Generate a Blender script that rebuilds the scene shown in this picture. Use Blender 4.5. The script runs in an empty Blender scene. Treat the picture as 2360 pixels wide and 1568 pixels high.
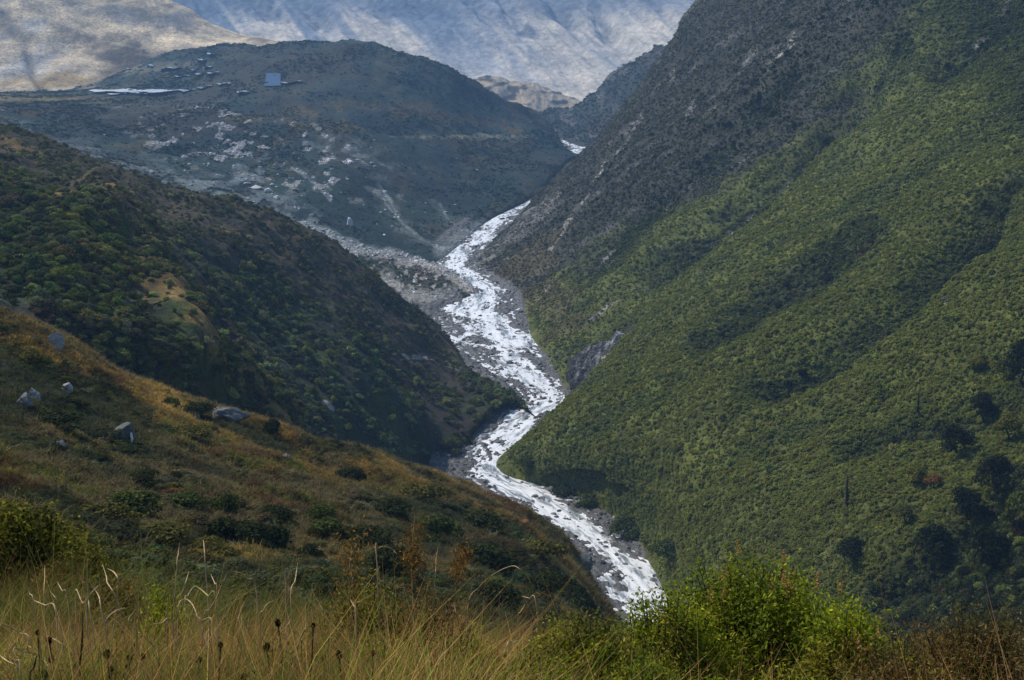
import bpy, math, random
import numpy as np

# ------------------------------------------------------------------ camera, world, sun, exposure
scene = bpy.context.scene
COL = scene.collection
LENS = 50.0
HAZE = 0.000078
PITCH = math.radians(12.0)
cam_data = bpy.data.cameras.new("camera")
cam_data.lens = LENS
cam_data.sensor_width = 36.0
cam_data.clip_start = 0.05
cam_data.clip_end = 40000.0
cam = bpy.data.objects.new("camera", cam_data)
cam.location = (0.0, 0.0, 0.0)
cam.rotation_euler = (math.radians(90.0) - PITCH, 0.0, 0.0)
COL.objects.link(cam)
scene.camera = cam

SUN_ELEV = math.radians(51.0)
SUN_AZ = math.radians(-60.0)          # measured from +Y towards +X: the sun stands to the left, a little ahead
world = bpy.data.worlds.new("World")
scene.world = world
world.use_nodes = True
wn = world.node_tree
wn.nodes.clear()
w_out = wn.nodes.new("ShaderNodeOutputWorld")
w_bg = wn.nodes.new("ShaderNodeBackground")
w_sky = wn.nodes.new("ShaderNodeTexSky")
w_sky.sky_type = 'NISHITA'
w_sky.sun_disc = False
w_sky.sun_elevation = SUN_ELEV
w_sky.sun_rotation = SUN_AZ
w_sky.altitude = 1500.0
w_bg.inputs["Strength"].default_value = 0.12
wn.links.new(w_sky.outputs[0], w_bg.inputs["Color"])
wn.links.new(w_bg.outputs[0], w_out.inputs["Surface"])

sun_data = bpy.data.lights.new("sun", 'SUN')
sun_data.energy = 3.7
sun_data.angle = math.radians(2.0)
sun_data.color = (1.0, 0.93, 0.82)
sun = bpy.data.objects.new("sun", sun_data)
sx, sy, sz = math.sin(SUN_AZ) * math.cos(SUN_ELEV), math.cos(SUN_AZ) * math.cos(SUN_ELEV), math.sin(SUN_ELEV)
from mathutils import Vector
sun.rotation_euler = Vector((sx, sy, sz)).to_track_quat('Z', 'Y').to_euler()
sun.location = (sx * 50, sy * 50, sz * 50)
COL.objects.link(sun)

scene.view_settings.view_transform = 'Standard'
scene.view_settings.look = 'None'
scene.view_settings.exposure = 0.6
scene.view_settings.gamma = 1.0
scene.view_settings.use_curve_mapping = False
scene.cycles.max_bounces = 6
scene.cycles.diffuse_bounces = 2
scene.cycles.glossy_bounces = 2
scene.cycles.transmission_bounces = 3
scene.cycles.volume_bounces = 0
scene.cycles.transparent_max_bounces = 6
scene.cycles.sample_clamp_indirect = 4.0

# ------------------------------------------------------------------ numbers: projection, noise, splines
W_REF, H_REF = 2360.0, 1568.0          # the survey of the place was noted in a 2360 x 1568 view
F_REF = W_REF * LENS / 36.0
SP, CP = math.sin(PITCH), math.cos(PITCH)

def world(X, Y, D):
    """Survey note (column, row, distance along the view axis) to a point of the place."""
    X = np.asarray(X, float); Y = np.asarray(Y, float); D = np.asarray(D, float)
    r = (X - W_REF / 2) / F_REF
    d = (Y - H_REF / 2) / F_REF
    return np.stack([D * r, D * (CP - d * SP), -D * (SP + d * CP)], -1)

def to_view(P):
    P = np.asarray(P, float)
    x, y, z = P[..., 0], P[..., 1], P[..., 2]
    D = y * CP - z * SP
    up = y * SP + z * CP
    return W_REF / 2 + F_REF * x / D, H_REF / 2 - F_REF * up / D, D

def river_z(y):
    return -263.0 + 0.02 * y

def on_water(X, Y, h=0.0):
    """Distance at which a survey direction meets the river's level (raised by h)."""
    d = (np.asarray(Y, float) - H_REF / 2) / F_REF
    a = SP + d * CP
    b = CP - d * SP
    return (263.0 - h) / (a + 0.02 * b)

def _hash(ix, iy, seed):
    h = (ix.astype(np.int64) * 374761393 + iy.astype(np.int64) * 668265263 + seed * 1442695041) & 0xFFFFFFFF
    h = ((h ^ (h >> 13)) * 1274126177) & 0xFFFFFFFF
    h = h ^ (h >> 16)
    return (h & 0xFFFFFF) / float(0xFFFFFF)

def vnoise(x, y, seed=0):
    ix = np.floor(x); iy = np.floor(y)
    fx = x - ix; fy = y - iy
    fx = fx * fx * fx * (fx * (fx * 6 - 15) + 10); fy = fy * fy * fy * (fy * (fy * 6 - 15) + 10)
    a = _hash(ix, iy, seed); b = _hash(ix + 1, iy, seed)
    c = _hash(ix, iy + 1, seed); d = _hash(ix + 1, iy + 1, seed)
    return (a * (1 - fx) + b * fx) * (1 - fy) + (c * (1 - fx) + d * fx) * fy

def fbm(x, y, octaves=4, seed=0, gain=0.5):
    """Fractal noise around 0, roughly -1 .. 1."""
    t = np.zeros(np.broadcast(x, y).shape); amp = 1.0; tot = 0.0
    ca, sa = math.cos(0.6), math.sin(0.6)
    for o in range(octaves):
        t += amp * (vnoise(x, y, seed + o * 17) * 2 - 1); tot += amp
        x, y = (x * ca - y * sa) * 2.03 + 11.7, (x * sa + y * ca) * 2.03 + 5.3
        amp *= gain
    return t / tot * 1.6

def ridged(x, y, octaves=4, seed=0):
    t = np.zeros(np.broadcast(x, y).shape); amp = 1.0; tot = 0.0
    for o in range(octaves):
        t += amp * (1 - np.abs(vnoise(x, y, seed + o * 31) * 2 - 1)) ** 2; tot += amp
        x, y = x * 2.07 + 3.1, y * 2.07 + 7.9
        amp *= 0.5
    return t / tot

def smooth(a, b, x):
    t = np.clip((x - a) / (b - a), 0, 1)
    return t * t * (3 - 2 * t)

def catmull(P, n, axis):
    P = np.moveaxis(np.asarray(P, float), axis, 0)
    m = P.shape[0]
    u = np.linspace(0, m - 1, n)
    i = np.minimum(u.astype(int), m - 2)
    t = (u - i).reshape((-1,) + (1,) * (P.ndim - 1))
    p1, p2 = P[i], P[i + 1]
    p0 = np.where((i > 0).reshape(t.shape), P[np.maximum(i - 1, 0)], 2 * p1 - p2)
    p3 = np.where((i < m - 2).reshape(t.shape), P[np.minimum(i + 2, m - 1)], 2 * p2 - p1)
    r = 0.5 * (2 * p1 + (p2 - p0) * t + (2 * p0 - 5 * p1 + 4 * p2 - p3) * t ** 2 + (3 * p1 - p0 - 3 * p2 + p3) * t ** 3)
    return np.moveaxis(r, 0, axis)

def line_dist(X, Y, pts):
    """Distance in the survey plane to a polyline, and how far along it (0..1)."""
    best = np.full(X.shape, 1e9); along = np.zeros(X.shape)
    n = len(pts) - 1
    for k in range(n):
        x0, y0 = pts[k]; x1, y1 = pts[k + 1]
        dx, dy = x1 - x0, y1 - y0
        t = np.clip(((X - x0) * dx + (Y - y0) * dy) / (dx * dx + dy * dy), 0, 1)
        d = np.hypot(X - x0 - t * dx, Y - y0 - t * dy)
        m = d < best
        best = np.where(m, d, best); along = np.where(m, (k + t) / n, along)
    return best, along

def blob(X, Y, cx, cy, rx, ry, ang=0.0):
    c, s = math.cos(math.radians(ang)), math.sin(math.radians(ang))
    u = ((X - cx) * c + (Y - cy) * s) / rx
    v = (-(X - cx) * s + (Y - cy) * c) / ry
    return np.hypot(u, v)

def mix(a, b, t):
    return a + (np.asarray(b, float) - a) * np.clip(t, 0, 1)[..., None]

# ------------------------------------------------------------------ materials
def new_mat(name):
    m = bpy.data.materials.new(name)
    m.use_nodes = True
    nt = m.node_tree
    nt.nodes.clear()
    out = nt.nodes.new("ShaderNodeOutputMaterial")
    return m, nt, out

def nd(nt, kind, **kw):
    n = nt.nodes.new(kind)
    for k, v in kw.items():
        setattr(n, k, v)
    return n

def noise(nt, scale, detail=6.0, rough=0.6, coord=None, dist=0.0):
    n = nd(nt, "ShaderNodeTexNoise")
    n.inputs["Scale"].default_value = scale
    n.inputs["Detail"].default_value = detail
    n.inputs["Roughness"].default_value = rough
    n.inputs["Distortion"].default_value = dist
    if coord is not None:
        nt.links.new(coord, n.inputs["Vector"])
    return n

def ramp(nt, fac, stops):
    r = nd(nt, "ShaderNodeValToRGB")
    e = r.color_ramp.elements
    while len(e) > 1:
        e.remove(e[-1])
    e[0].position = stops[0][0]; e[0].color = (*stops[0][1], 1)
    for p, c in stops[1:]:
        x = e.new(p); x.color = (*c, 1)
    nt.links.new(fac, r.inputs["Fac"])
    return r

def mul_col(nt, a, b, fac=1.0):
    m = nd(nt, "ShaderNodeMix", data_type='RGBA', blend_type='MULTIPLY')
    m.inputs["Factor"].default_value = fac
    nt.links.new(a, m.inputs["A"]); nt.links.new(b, m.inputs["B"])
    return m.outputs["Result"]

def ground_mat(name, s_fine, s_mid, bump=0.6, bump_dist=1.0, contrast=0.5, spec=0.15):
    """Ground cover: the land's own colour patches (attribute) broken up by two scales of procedural noise."""
    m, nt, out = new_mat(name)
    b = nd(nt, "ShaderNodeBsdfPrincipled")
    b.inputs["Roughness"].default_value = 0.95
    b.inputs["Specular IOR Level"].default_value = spec
    geo = nd(nt, "ShaderNodeNewGeometry")
    att = nd(nt, "ShaderNodeAttribute", attribute_name="land")
    n1 = noise(nt, s_fine, 5, 0.7, geo.outputs["Position"])
    n2 = noise(nt, s_mid, 4, 0.6, geo.outputs["Position"])
    lo, hi = 1 - contrast, 1 + contrast
    r1 = ramp(nt, n1.outputs["Fac"], [(0.28, (lo * .75,) * 3), (0.5, (1, 1, 1)), (0.74, (hi * 1.15,) * 3)])
    r2 = ramp(nt, n2.outputs["Fac"], [(0.32, (lo, lo * 1.02, lo * 1.05)), (0.68, (hi, hi * 0.98, hi * 0.9))])
    c = mul_col(nt, mul_col(nt, att.outputs["Color"], r1.outputs[0]), r2.outputs[0])
    nt.links.new(c, b.inputs["Base Color"])
    bp = nd(nt, "ShaderNodeBump")
    bp.inputs["Strength"].default_value = bump
    bp.inputs["Distance"].default_value = bump_dist
    nt.links.new(n1.outputs["Fac"], bp.inputs["Height"])
    nt.links.new(bp.outputs["Normal"], b.inputs["Normal"])
    nt.links.new(b.outputs[0], out.inputs["Surface"])
    return m

# ------------------------------------------------------------------ meshes and tags
def tag(o, label=None, cat=None, group=None, kind=None):
    if label: o["label"] = label
    if cat: o["category"] = cat
    if group: o["group"] = group
    if kind: o["kind"] = kind
    return o

def link(o, parent=None):
    COL.objects.link(o)
    if parent is not None:
        o.parent = parent
    return o

def empty(name, loc, rz=0.0):
    o = bpy.data.objects.new(name, None)
    o.empty_display_size = 0.2
    o.location = loc; o.rotation_euler = (0, 0, rz)
    return link(o)

def mesh_np(name, V, F, mat=None, smooth_shade=True):
    """V (n,3), F (m,k) with k corners each."""
    V = np.asarray(V, np.float32).reshape(-1, 3); F = np.asarray(F, np.int32)
    me = bpy.data.meshes.new(name)
    m, k = F.shape
    me.vertices.add(len(V)); me.vertices.foreach_set("co", V.ravel())
    me.loops.add(m * k); me.loops.foreach_set("vertex_index", F.ravel())
    me.polygons.add(m)
    me.polygons.foreach_set("loop_start", np.arange(0, m * k, k, dtype=np.int32))
    me.polygons.foreach_set("loop_total", np.full(m, k, np.int32))
    me.polygons.foreach_set("use_smooth", np.full(m, smooth_shade, bool))
    me.update(calc_edges=True)
    if mat is not None:
        me.materials.append(mat)
    return me

def set_color(me, name, C):
    a = me.attributes.new(name, 'FLOAT_COLOR', 'POINT')
    buf = np.ones((len(C), 4), np.float32); buf[:, :3] = C
    a.data.foreach_set("color", buf.ravel())

def grid_faces(nu, nv):
    i = np.arange(nu * nv).reshape(nu, nv)
    return np.stack([i[:-1, :-1], i[1:, :-1], i[1:, 1:], i[:-1, 1:]], -1).reshape(-1, 4)

LAND = {}

def land(name, rows, nu, nv, relief, colour, mat, label=None, cat=None):
    """A stretch of terrain: rows of surveyed points (column, row, distance), splined, roughened by relief."""
    G = np.asarray(rows, float).copy()
    G[..., 2] = np.log(G[..., 2])
    S = catmull(catmull(G, nu, 0), nv, 1)
    X, Y, D = S[..., 0], S[..., 1], np.exp(S[..., 2])
    P = world(X, Y, D)
    du = np.gradient(P, axis=0); dv = np.gradient(P, axis=1)
    N = np.cross(dv, du); N /= np.linalg.norm(N, axis=-1, keepdims=True) + 1e-9
    N = np.where(N[..., 2:3] < 0, -N, N)
    h = relief(P, X, Y, D)
    P = P + h[..., None] * (N * 0.6 + np.array([0, 0, 0.4]))
    X2, Y2, D2 = to_view(P)
    C = colour(P, X, Y, D, N)
    me = mesh_np(name, P, grid_faces(nu, nv), mat)
    set_color(me, "land", np.clip(C, 0.003, 0.9).reshape(-1, 3))
    o = link(bpy.data.objects.new(name, me))
    tag(o, label, cat, kind="structure")
    LAND[name] = dict(P=P, X=X2, Y=Y2, D=D2, X0=X, Y0=Y, N=N, C=C, obj=o)
    return o

def at(name, X, Y, lift=0.0):
    """Where a survey direction meets a stretch of terrain (its nearest face towards the viewer)."""
    L = LAND[name]
    d = np.hypot(L["X"] - X, L["Y"] - Y)
    near = d < d.min() + 3.0
    k = np.argmin(np.where(near, L["D"], 1e9))
    p = L["P"].reshape(-1, 3)[k].copy(); p[2] += lift
    return Vector(p), L["D"].ravel()[k]

# ------------------------------------------------------------------ colours of the land
GREEN = np.array([0.062, 0.085, 0.022]); DARK = np.array([0.020, 0.026, 0.015]); HEATH = np.array([0.048, 0.041, 0.030])
GOLD = np.array([0.20, 0.135, 0.045]); STRAW = np.array([0.30, 0.245, 0.175]); SCREE = np.array([0.36, 0.34, 0.32])
GREY = np.array([0.15, 0.145, 0.14]); RUST = np.array([0.095, 0.060, 0.032]); DRY = np.array([0.080, 0.066, 0.036])
OLIVE = np.array([0.082, 0.088, 0.024])

M_near = ground_mat("near_turf", 1.6, 0.12, 0.9, 0.5, 0.45)
M_mid = ground_mat("hillside_scrub", 0.55, 0.05, 0.9, 1.6, 0.45)
M_far = ground_mat("far_heath", 0.16, 0.016, 0.9, 5.0, 0.45)
M_mount = ground_mat("mountain_rock", 0.035, 0.006, 0.7, 16.0, 0.30)

# base sheet, out to the horizon and below everything
bx = np.linspace(-9000, 9000, 40); by = np.linspace(-600, 10500, 40)
gx, gy = np.meshgrid(bx, by, indexing='ij')
gz = -345 + 8 * fbm(gx / 900, gy / 900, 3, 5)
me = mesh_np("ground", np.stack([gx, gy, gz], -1), grid_faces(40, 40), M_far)
set_color(me, "land", np.tile(HEATH, (1600, 1)))
tag(link(bpy.data.objects.new("ground", me)), kind="structure")

# ---- the near ground the photographer stands on
fx = np.linspace(-1, 1, 150)
fd = np.exp(np.linspace(math.log(0.8), math.log(70), 170))
fD, fU = np.meshgrid(fd, fx, indexing='ij')
fX = fU * (fD * 0.62 + 2.5)
def near_height(x, y):
    z = np.interp(y, [0, 2, 4, 6, 9, 14, 25, 45, 70], [-1.45, -1.55, -2.2, -2.95, -4.3, -7.0, -12.6, -23.0, -38.0])
    z = z + 0.12 * np.clip(-x, 0, 12) * smooth(5, 14, y) - 0.05 * np.clip(x, 0, 10) * smooth(3, 9, y)
    return z + 0.06 * fbm(x * 0.9, y * 0.9, 4, 3) + 0.25 * fbm(x / 7, y / 7, 3, 9) * smooth(6, 20, y)
fZ = near_height(fX, fD)
me = mesh_np("grass_slope", np.stack([fX, fD, fZ], -1), grid_faces(170, 150), M_near)
t = fbm(fX * 0.5, fD * 0.5, 4, 21)
C = mix(np.broadcast_to(RUST * 0.6, fX.shape + (3,)), OLIVE, smooth(-0.4, 0.5, t))
set_color(me, "land", C.reshape(-1, 3))
tag(link(bpy.data.objects.new("grass_slope", me)), kind="structure")

# ---- near spur with the boulders
colX = [-650, 0, 300, 600, 900, 1150, 1285, 1380, 1475]
def row(Y, D, X=colX):
    return [(x, y, d) for x, y, d in zip(X, Y, D)]
near_rows = [
    row([1500, 1500, 1520, 1540, 1560, 1600, 1640, 1720, 1850], [38, 42, 46, 50, 54, 60, 70, 95, 130]),
    row([1180, 1230, 1290, 1330, 1370, 1420, 1460, 1540, 1660], [85, 95, 104, 112, 120, 130, 150, 185, 215]),
    row([860, 965, 1060, 1130, 1196, 1268, 1340, 1455, 1590], [160, 178, 194, 208, 222, 238, 254, 268, 275]),
    row([640, 790, 925, 1005, 1108, 1188, 1272, 1400, 1560], [215, 232, 254, 274, 292, 308, 314, 308, 300]),
    row([570, 728, 882, 967, 1074, 1156, 1240, 1372, 1535], [240, 260, 285, 310, 330, 345, 345, 330, 315]),
    row([610, 760, 905, 990, 1098, 1182, 1268, 1395, 1560], [255, 278, 305, 332, 354, 370, 370, 350, 335]),
    row([900, 1000, 1150, 1230, 1330, 1400, 1480, 1600, 1800], [300, 330, 360, 390, 420, 440, 440, 420, 400]),
]
def near_relief(P, X, Y, D):
    x, y = P[..., 0], P[..., 1]
    return 1.5 * fbm(x / 26, y / 26, 3, 2) + 0.8 * fbm(x / 6.5, y / 6.5, 4, 4) * (0.5 + smooth(-.3, .5, fbm(x / 30, y / 30, 3, 8)))
def near_colour(P, X, Y, D, N):
    x, y = P[..., 0], P[..., 1]
    n1 = fbm(x / 28, y / 40, 4, 30); n2 = fbm(x / 9, y / 13, 4, 31); n3 = fbm(x / 3.5, y / 5, 3, 32)
    C = np.broadcast_to(DRY * 0.9, X.shape + (3,)).copy()
    C = mix(C, GOLD * 0.5, smooth(0.0, 0.6, n1 + 0.4 * n2))
    C = mix(C, OLIVE * 0.9, smooth(0.1, 0.6, n2 + 0.35 * n3))
    # golden turf along the crest and round the boulders, darker brush low down
    top, _ = line_dist(X, Y, [(0, 760), (300, 905), (560, 985), (800, 1050), (1000, 1095), (1180, 1150)])
    C = mix(C, GOLD * 0.7, (1 - smooth(8, 60, top)) * smooth(-.3, .3, n2))
    C = mix(C, GOLD * 0.95, 1 - smooth(0.5, 1.2, blob(X, Y, 400, 940, 150, 28, 14) + 0.5 * n3))
    C = mix(C, GOLD * 0.9, 1 - smooth(0.5, 1.2, blob(X, Y, 620, 1290, 190, 42, -3) + 0.4 * n3))
    C = mix(C, RUST * 0.7, smooth(0.25, 0.7, n2 - n1 * 0.3))
    C = mix(C, DARK * 1.3, smooth(1130, 1330, Y + 60 * n1) * smooth(-.2, .4, n2 + .3) * smooth(500, 900, X + 250 * n1))
    C = mix(C, DARK * 1.2, smooth(0.0, 0.45, fbm(x / 14, y / 22, 4, 35)) * 0.85)
    return C
land("near_hillside", near_rows, 460, 560, near_relief, near_colour, M_near)

# ---- the brushy hillside that runs down to the river on the left
cX = [-650, 0, 200, 400, 600, 800, 1000, 1080, 1170, 1245]
W = lambda x, y, h=0: float(on_water(x, y, h))
sil = list(zip([150, 290, 360, 440, 497, 590, 745, 850, 908, 970], [880, 900, 920, 950, 980, 1050, 1090, 1050, 975, 930]))
hill_rows = [
    [(-650, 850, 300), (0, 900, 315), (200, 960, 345), (400, 1040, 385), (600, 1100, 470), (800, 1130, 620), (965, 1115, W(0, 1115, -14)), (1060, 1065, W(0, 1065, -12)), (1150, 955, W(0, 955, -10)), (1245, 1020, W(0, 1020, -22))],
    [(-650, 620, 350), (0, 780, 365), (200, 855, 385), (410, 940, 420), (610, 1005, 500), (800, 1065, 640), (960, 1072, W(0, 1072, 2)), (1056, 1028, W(0, 1028, 3)), (1158, 936, W(0, 936, 2)), (1245, 1000, W(0, 1000, -20))],
    [(-650, 430, 450), (0, 620, 430), (180, 680, 425), (420, 790, 455), (600, 870, 620), (800, 950, 720), (965, 960, 850), (1066, 960, 905), (1164, 926, 950), (1245, 990, W(0, 990, -20))],
    [(-650, 300, 600), (0, 460, 560), (170, 500, 545), (310, 560, 600), (590, 690, 790), (800, 770, 870), (985, 855, 975), (1072, 900, 975), (1168, 917, 962), (1245, 980, W(0, 980, -20))],
    [(-650, 215, 760), (0, 365, 770), (200, 425, 790), (395, 487, 830), (590, 560, 890), (795, 655, 975), (995, 790, 1050), (1076, 862, 1030), (1169, 912, 970), (1245, 975, W(0, 975, -20))],
    [(x, y, d) for x, (y, d) in zip(cX, sil)],
    [(x, y + 14, d * 1.05) for x, (y, d) in zip(cX, sil)],
    [(x, y + 150, d * 1.2) for x, (y, d) in zip(cX, sil)],
]
RIB = [(215, 455), (300, 530), (345, 610), (400, 730), (450, 810), (520, 870), (590, 945), (650, 1000)]
def hill_relief(P, X, Y, D):
    x, y = P[..., 0], P[..., 1]
    h = 5.0 * fbm(x / 90, y / 110, 4, 41) + 2.6 * (ridged(x / 26, y / 40, 3, 42) - .5) + 1.2 * fbm(x / 8, y / 10, 3, 43)
    d, _ = line_dist(X, Y, RIB)
    h = h + 13 * np.exp(-(d / 36) ** 2)
    for g in ([(240, 480), (330, 620), (470, 720), (560, 850), (700, 960), (830, 1040)], [(300, 430), (420, 530), (560, 620), (700, 760), (820, 900), (930, 1000)]):
        d, a = line_dist(X, Y, g)
        h = h - 9 * np.exp(-(d / 34) ** 2) * smooth(0, .15, a)
    return h * smooth(0, 60, D - 300) * np.clip(smooth(0, 45, -(X - 1172) ) * .9 + .1, 0, 1) * np.clip(smooth(0, 40, P[..., 2] - river_z(y)) + .12, 0, 1)
def hill_colour(P, X, Y, D, N):
    x, y = P[..., 0], P[..., 1]
    n1 = fbm(x / 70, y / 90, 4, 50); n2 = fbm(x / 22, y / 30, 4, 51); n3 = fbm(x / 7, y / 9, 3, 52)
    C = np.broadcast_to(DARK * 1.5, X.shape + (3,)).copy()
    C = mix(C, GREEN * 0.55, smooth(-0.1, 0.5, n2))
    C = mix(C, HEATH * 0.75, smooth(0.0, 0.5, n1))
    up, _ = line_dist(X, Y, [(-100, 290), (200, 380), (400, 465), (600, 515), (760, 600), (900, 720), (1000, 800)])
    C = mix(C, DRY * 0.7, 1 - smooth(20, 110, up + 30 * n2))
    d, a = line_dist(X, Y, RIB)
    C = mix(C, GOLD * 0.95, (1 - smooth(10, 40, d + 16 * n3 + 10 * n2)) * smooth(-.5, .1, n3 + .2) * smooth(480, 560, Y))
    for cx, cy, rx, ry, an, k in ((150, 468, 70, 16, 18, .85), (240, 495, 50, 12, 20, .8), (335, 465, 62, 16, 3, .62), (345, 660, 90, 34, 30, .45), (250, 620, 70, 30, 30, .4), (130, 595, 50, 20, 10, .35), (475, 820, 40, 18, 45, .95), (540, 885, 46, 16, 42, .85), (340, 740, 40, 14, 40, .8), (45, 340, 90, 14, 25, .5), (10, 420, 60, 14, 10, .4), (420, 880, 60, 20, 25, .4)):
        C = mix(C, GOLD * k, 1 - smooth(0.5, 1.2, blob(X, Y, cx, cy, rx, ry, an) + 0.55 * n3 + .2 * n2))
    C = mix(C, OLIVE * 0.6, 1 - smooth(0.5, 1.1, blob(X, Y, 1110, 935, 95, 30, 6) + 0.3 * n3))
    C = mix(C, HEATH * .9, 1 - smooth(0.5, 1.1, blob(X, Y, 1000, 850, 120, 45, 30) + 0.3 * n3))
    for g, w in (([(120, 640), (170, 675), (215, 678)], 4), ([(480, 920), (520, 935), (550, 945)], 1.5), ([(745, 925), (770, 940)], 4), ([(1030, 840), (1060, 852)], 4), ([(930, 815), (1000, 830)], 3)):
        d, _ = line_dist(X, Y, g)
        C = mix(C, SCREE * .8, (1 - smooth(w * .5, w * 1.6, d + 3 * n3)))
    C = mix(C, DARK * 0.9, smooth(0.2, 0.6, fbm(x / 30, y / 34, 4, 57)) * 0.7 * smooth(10, 40, d))
    return C
land("brushy_hillside", hill_rows, 520, 620, hill_relief, hill_colour, M_mid)

# ---- the broad far hill behind, with its flat upland and boulder slopes
dX = [-650, -200, 0, 200, 400, 600, 800, 1000, 1150, 1240, 1330, 1400]
far_rows = [
    [(-650, 330, 1130), (-200, 350, 1160), (0, 390, 1180), (200, 460, 1200), (400, 550, 1220), (600, 640, 1260), (800, 680, 1330), (1000, 650, W(0, 650, -25)), (1130, 530, W(0, 530, -20)), (1235, 470, W(0, 470, -20)), (1335, 380, W(0, 380, -14)), (1400, 420, W(0, 420, -40))],
    [(-650, 230, 1150), (-200, 290, 1180), (0, 340, 1200), (200, 410, 1250), (400, 488, 1300), (600, 548, 1400), (800, 588, 1480), (990, 603, W(0, 603, 2)), (1130, 503, W(0, 503, 2)), (1230, 450, W(0, 450, 2)), (1333, 366, W(0, 366, 4)), (1400, 410, W(0, 410, -38))],
    [(-650, 170, 1600), (-200, 225, 1650), (0, 272, 1650), (200, 332, 1600), (400, 385, 1640), (600, 425, 1700), (800, 455, 1740), (1000, 500, 1800), (1130, 452, 1980), (1230, 405, 2170), (1330, 358, 2480), (1400, 400, W(0, 400, -36))],
    [(-650, 140, 2050), (-200, 205, 2100), (0, 233, 2050), (200, 264, 2000), (400, 285, 2000), (600, 300, 2060), (800, 312, 2120), (1000, 345, 2200), (1140, 350, 2350), (1235, 333, 2480), (1322, 352, 2540), (1400, 396, W(0, 396, -36))],
    [(-650, 150, 2450), (-200, 205, 2450), (0, 217, 2450), (200, 219, 2450), (400, 208, 2500), (600, 194, 2500), (800, 190, 2500), (1000, 255, 2480), (1140, 300, 2560), (1240, 306, 2620), (1315, 348, 2600), (1400, 394, W(0, 394, -36))],
    [(-650, 190, 2720), (-200, 205, 2720), (0, 213, 2720), (200, 205, 2740), (400, 166, 2760), (600, 140, 2700), (800, 132, 2660), (1000, 190, 2620), (1150, 246, 2760), (1245, 283, 2920), (1312, 346, 2660), (1400, 392, W(0, 392, -36))],
    [(-650, 195, 2950), (-200, 203, 2950), (0, 210, 2950), (200, 190, 3000), (400, 130, 3000), (590, 108, 2880), (790, 98, 2820), (1000, 150, 2720), (1150, 213, 2850), (1250, 268, 3060), (1312, 352, 2720), (1400, 398, 2700)],
    [(-650, 230, 3150), (-200, 235, 3150), (0, 240, 3150), (200, 215, 3150), (400, 140, 3150), (590, 122, 3000), (800, 116, 2940), (1000, 172, 2840), (1160, 232, 2990), (1255, 285, 3170), (1312, 380, 2820), (1400, 420, 2800)],
    [(-650, 400, 3500), (-200, 400, 3500), (0, 400, 3500), (200, 350, 3500), (400, 300, 3500), (600, 260, 3400), (800, 280, 3300), (1000, 320, 3200), (1170, 350, 3300), (1260, 380, 3400), (1330, 480, 3000), (1400, 520, 3000)],
]
def far_relief(P, X, Y, D):
    x, y = P[..., 0], P[..., 1]
    h = 9 * fbm(x / 220, y / 300, 4, 60) + 5 * (ridged((x + .3 * y) / 90, y / 260, 3, 62) - .5) * smooth(200, 330, Y) + 2.0 * fbm(x / 24, y / 40, 4, 61)
    crest = smooth(0, 1, np.clip((D - 2550) / 250, 0, 1))
    h = h + 4.5 * crest * fbm(x / 40, y / 90, 4, 66) * smooth(470, 560, X)
    return h * np.clip(smooth(0, 80, 1330 - X) + .1, 0, 1) * np.clip(smooth(-5, 50, P[..., 2] - river_z(y)) + .1, 0, 1) * (1 - 0.75 * (1 - smooth(0.8, 1.5, blob(X, Y, 300, 200, 420, 40))))
FLOW = [[(600, 365), (690, 410), (760, 470)], [(820, 360), (860, 420), (900, 470), (920, 500)], [(870, 450), (930, 520), (975, 555)], [(1010, 465), (1030, 500), (1075, 545), (1110, 560)], [(935, 535), (985, 560), (1020, 575)], [(700, 330), (790, 350), (850, 372), (900, 392)], [(330, 380), (395, 425), (420, 440)]]
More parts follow.
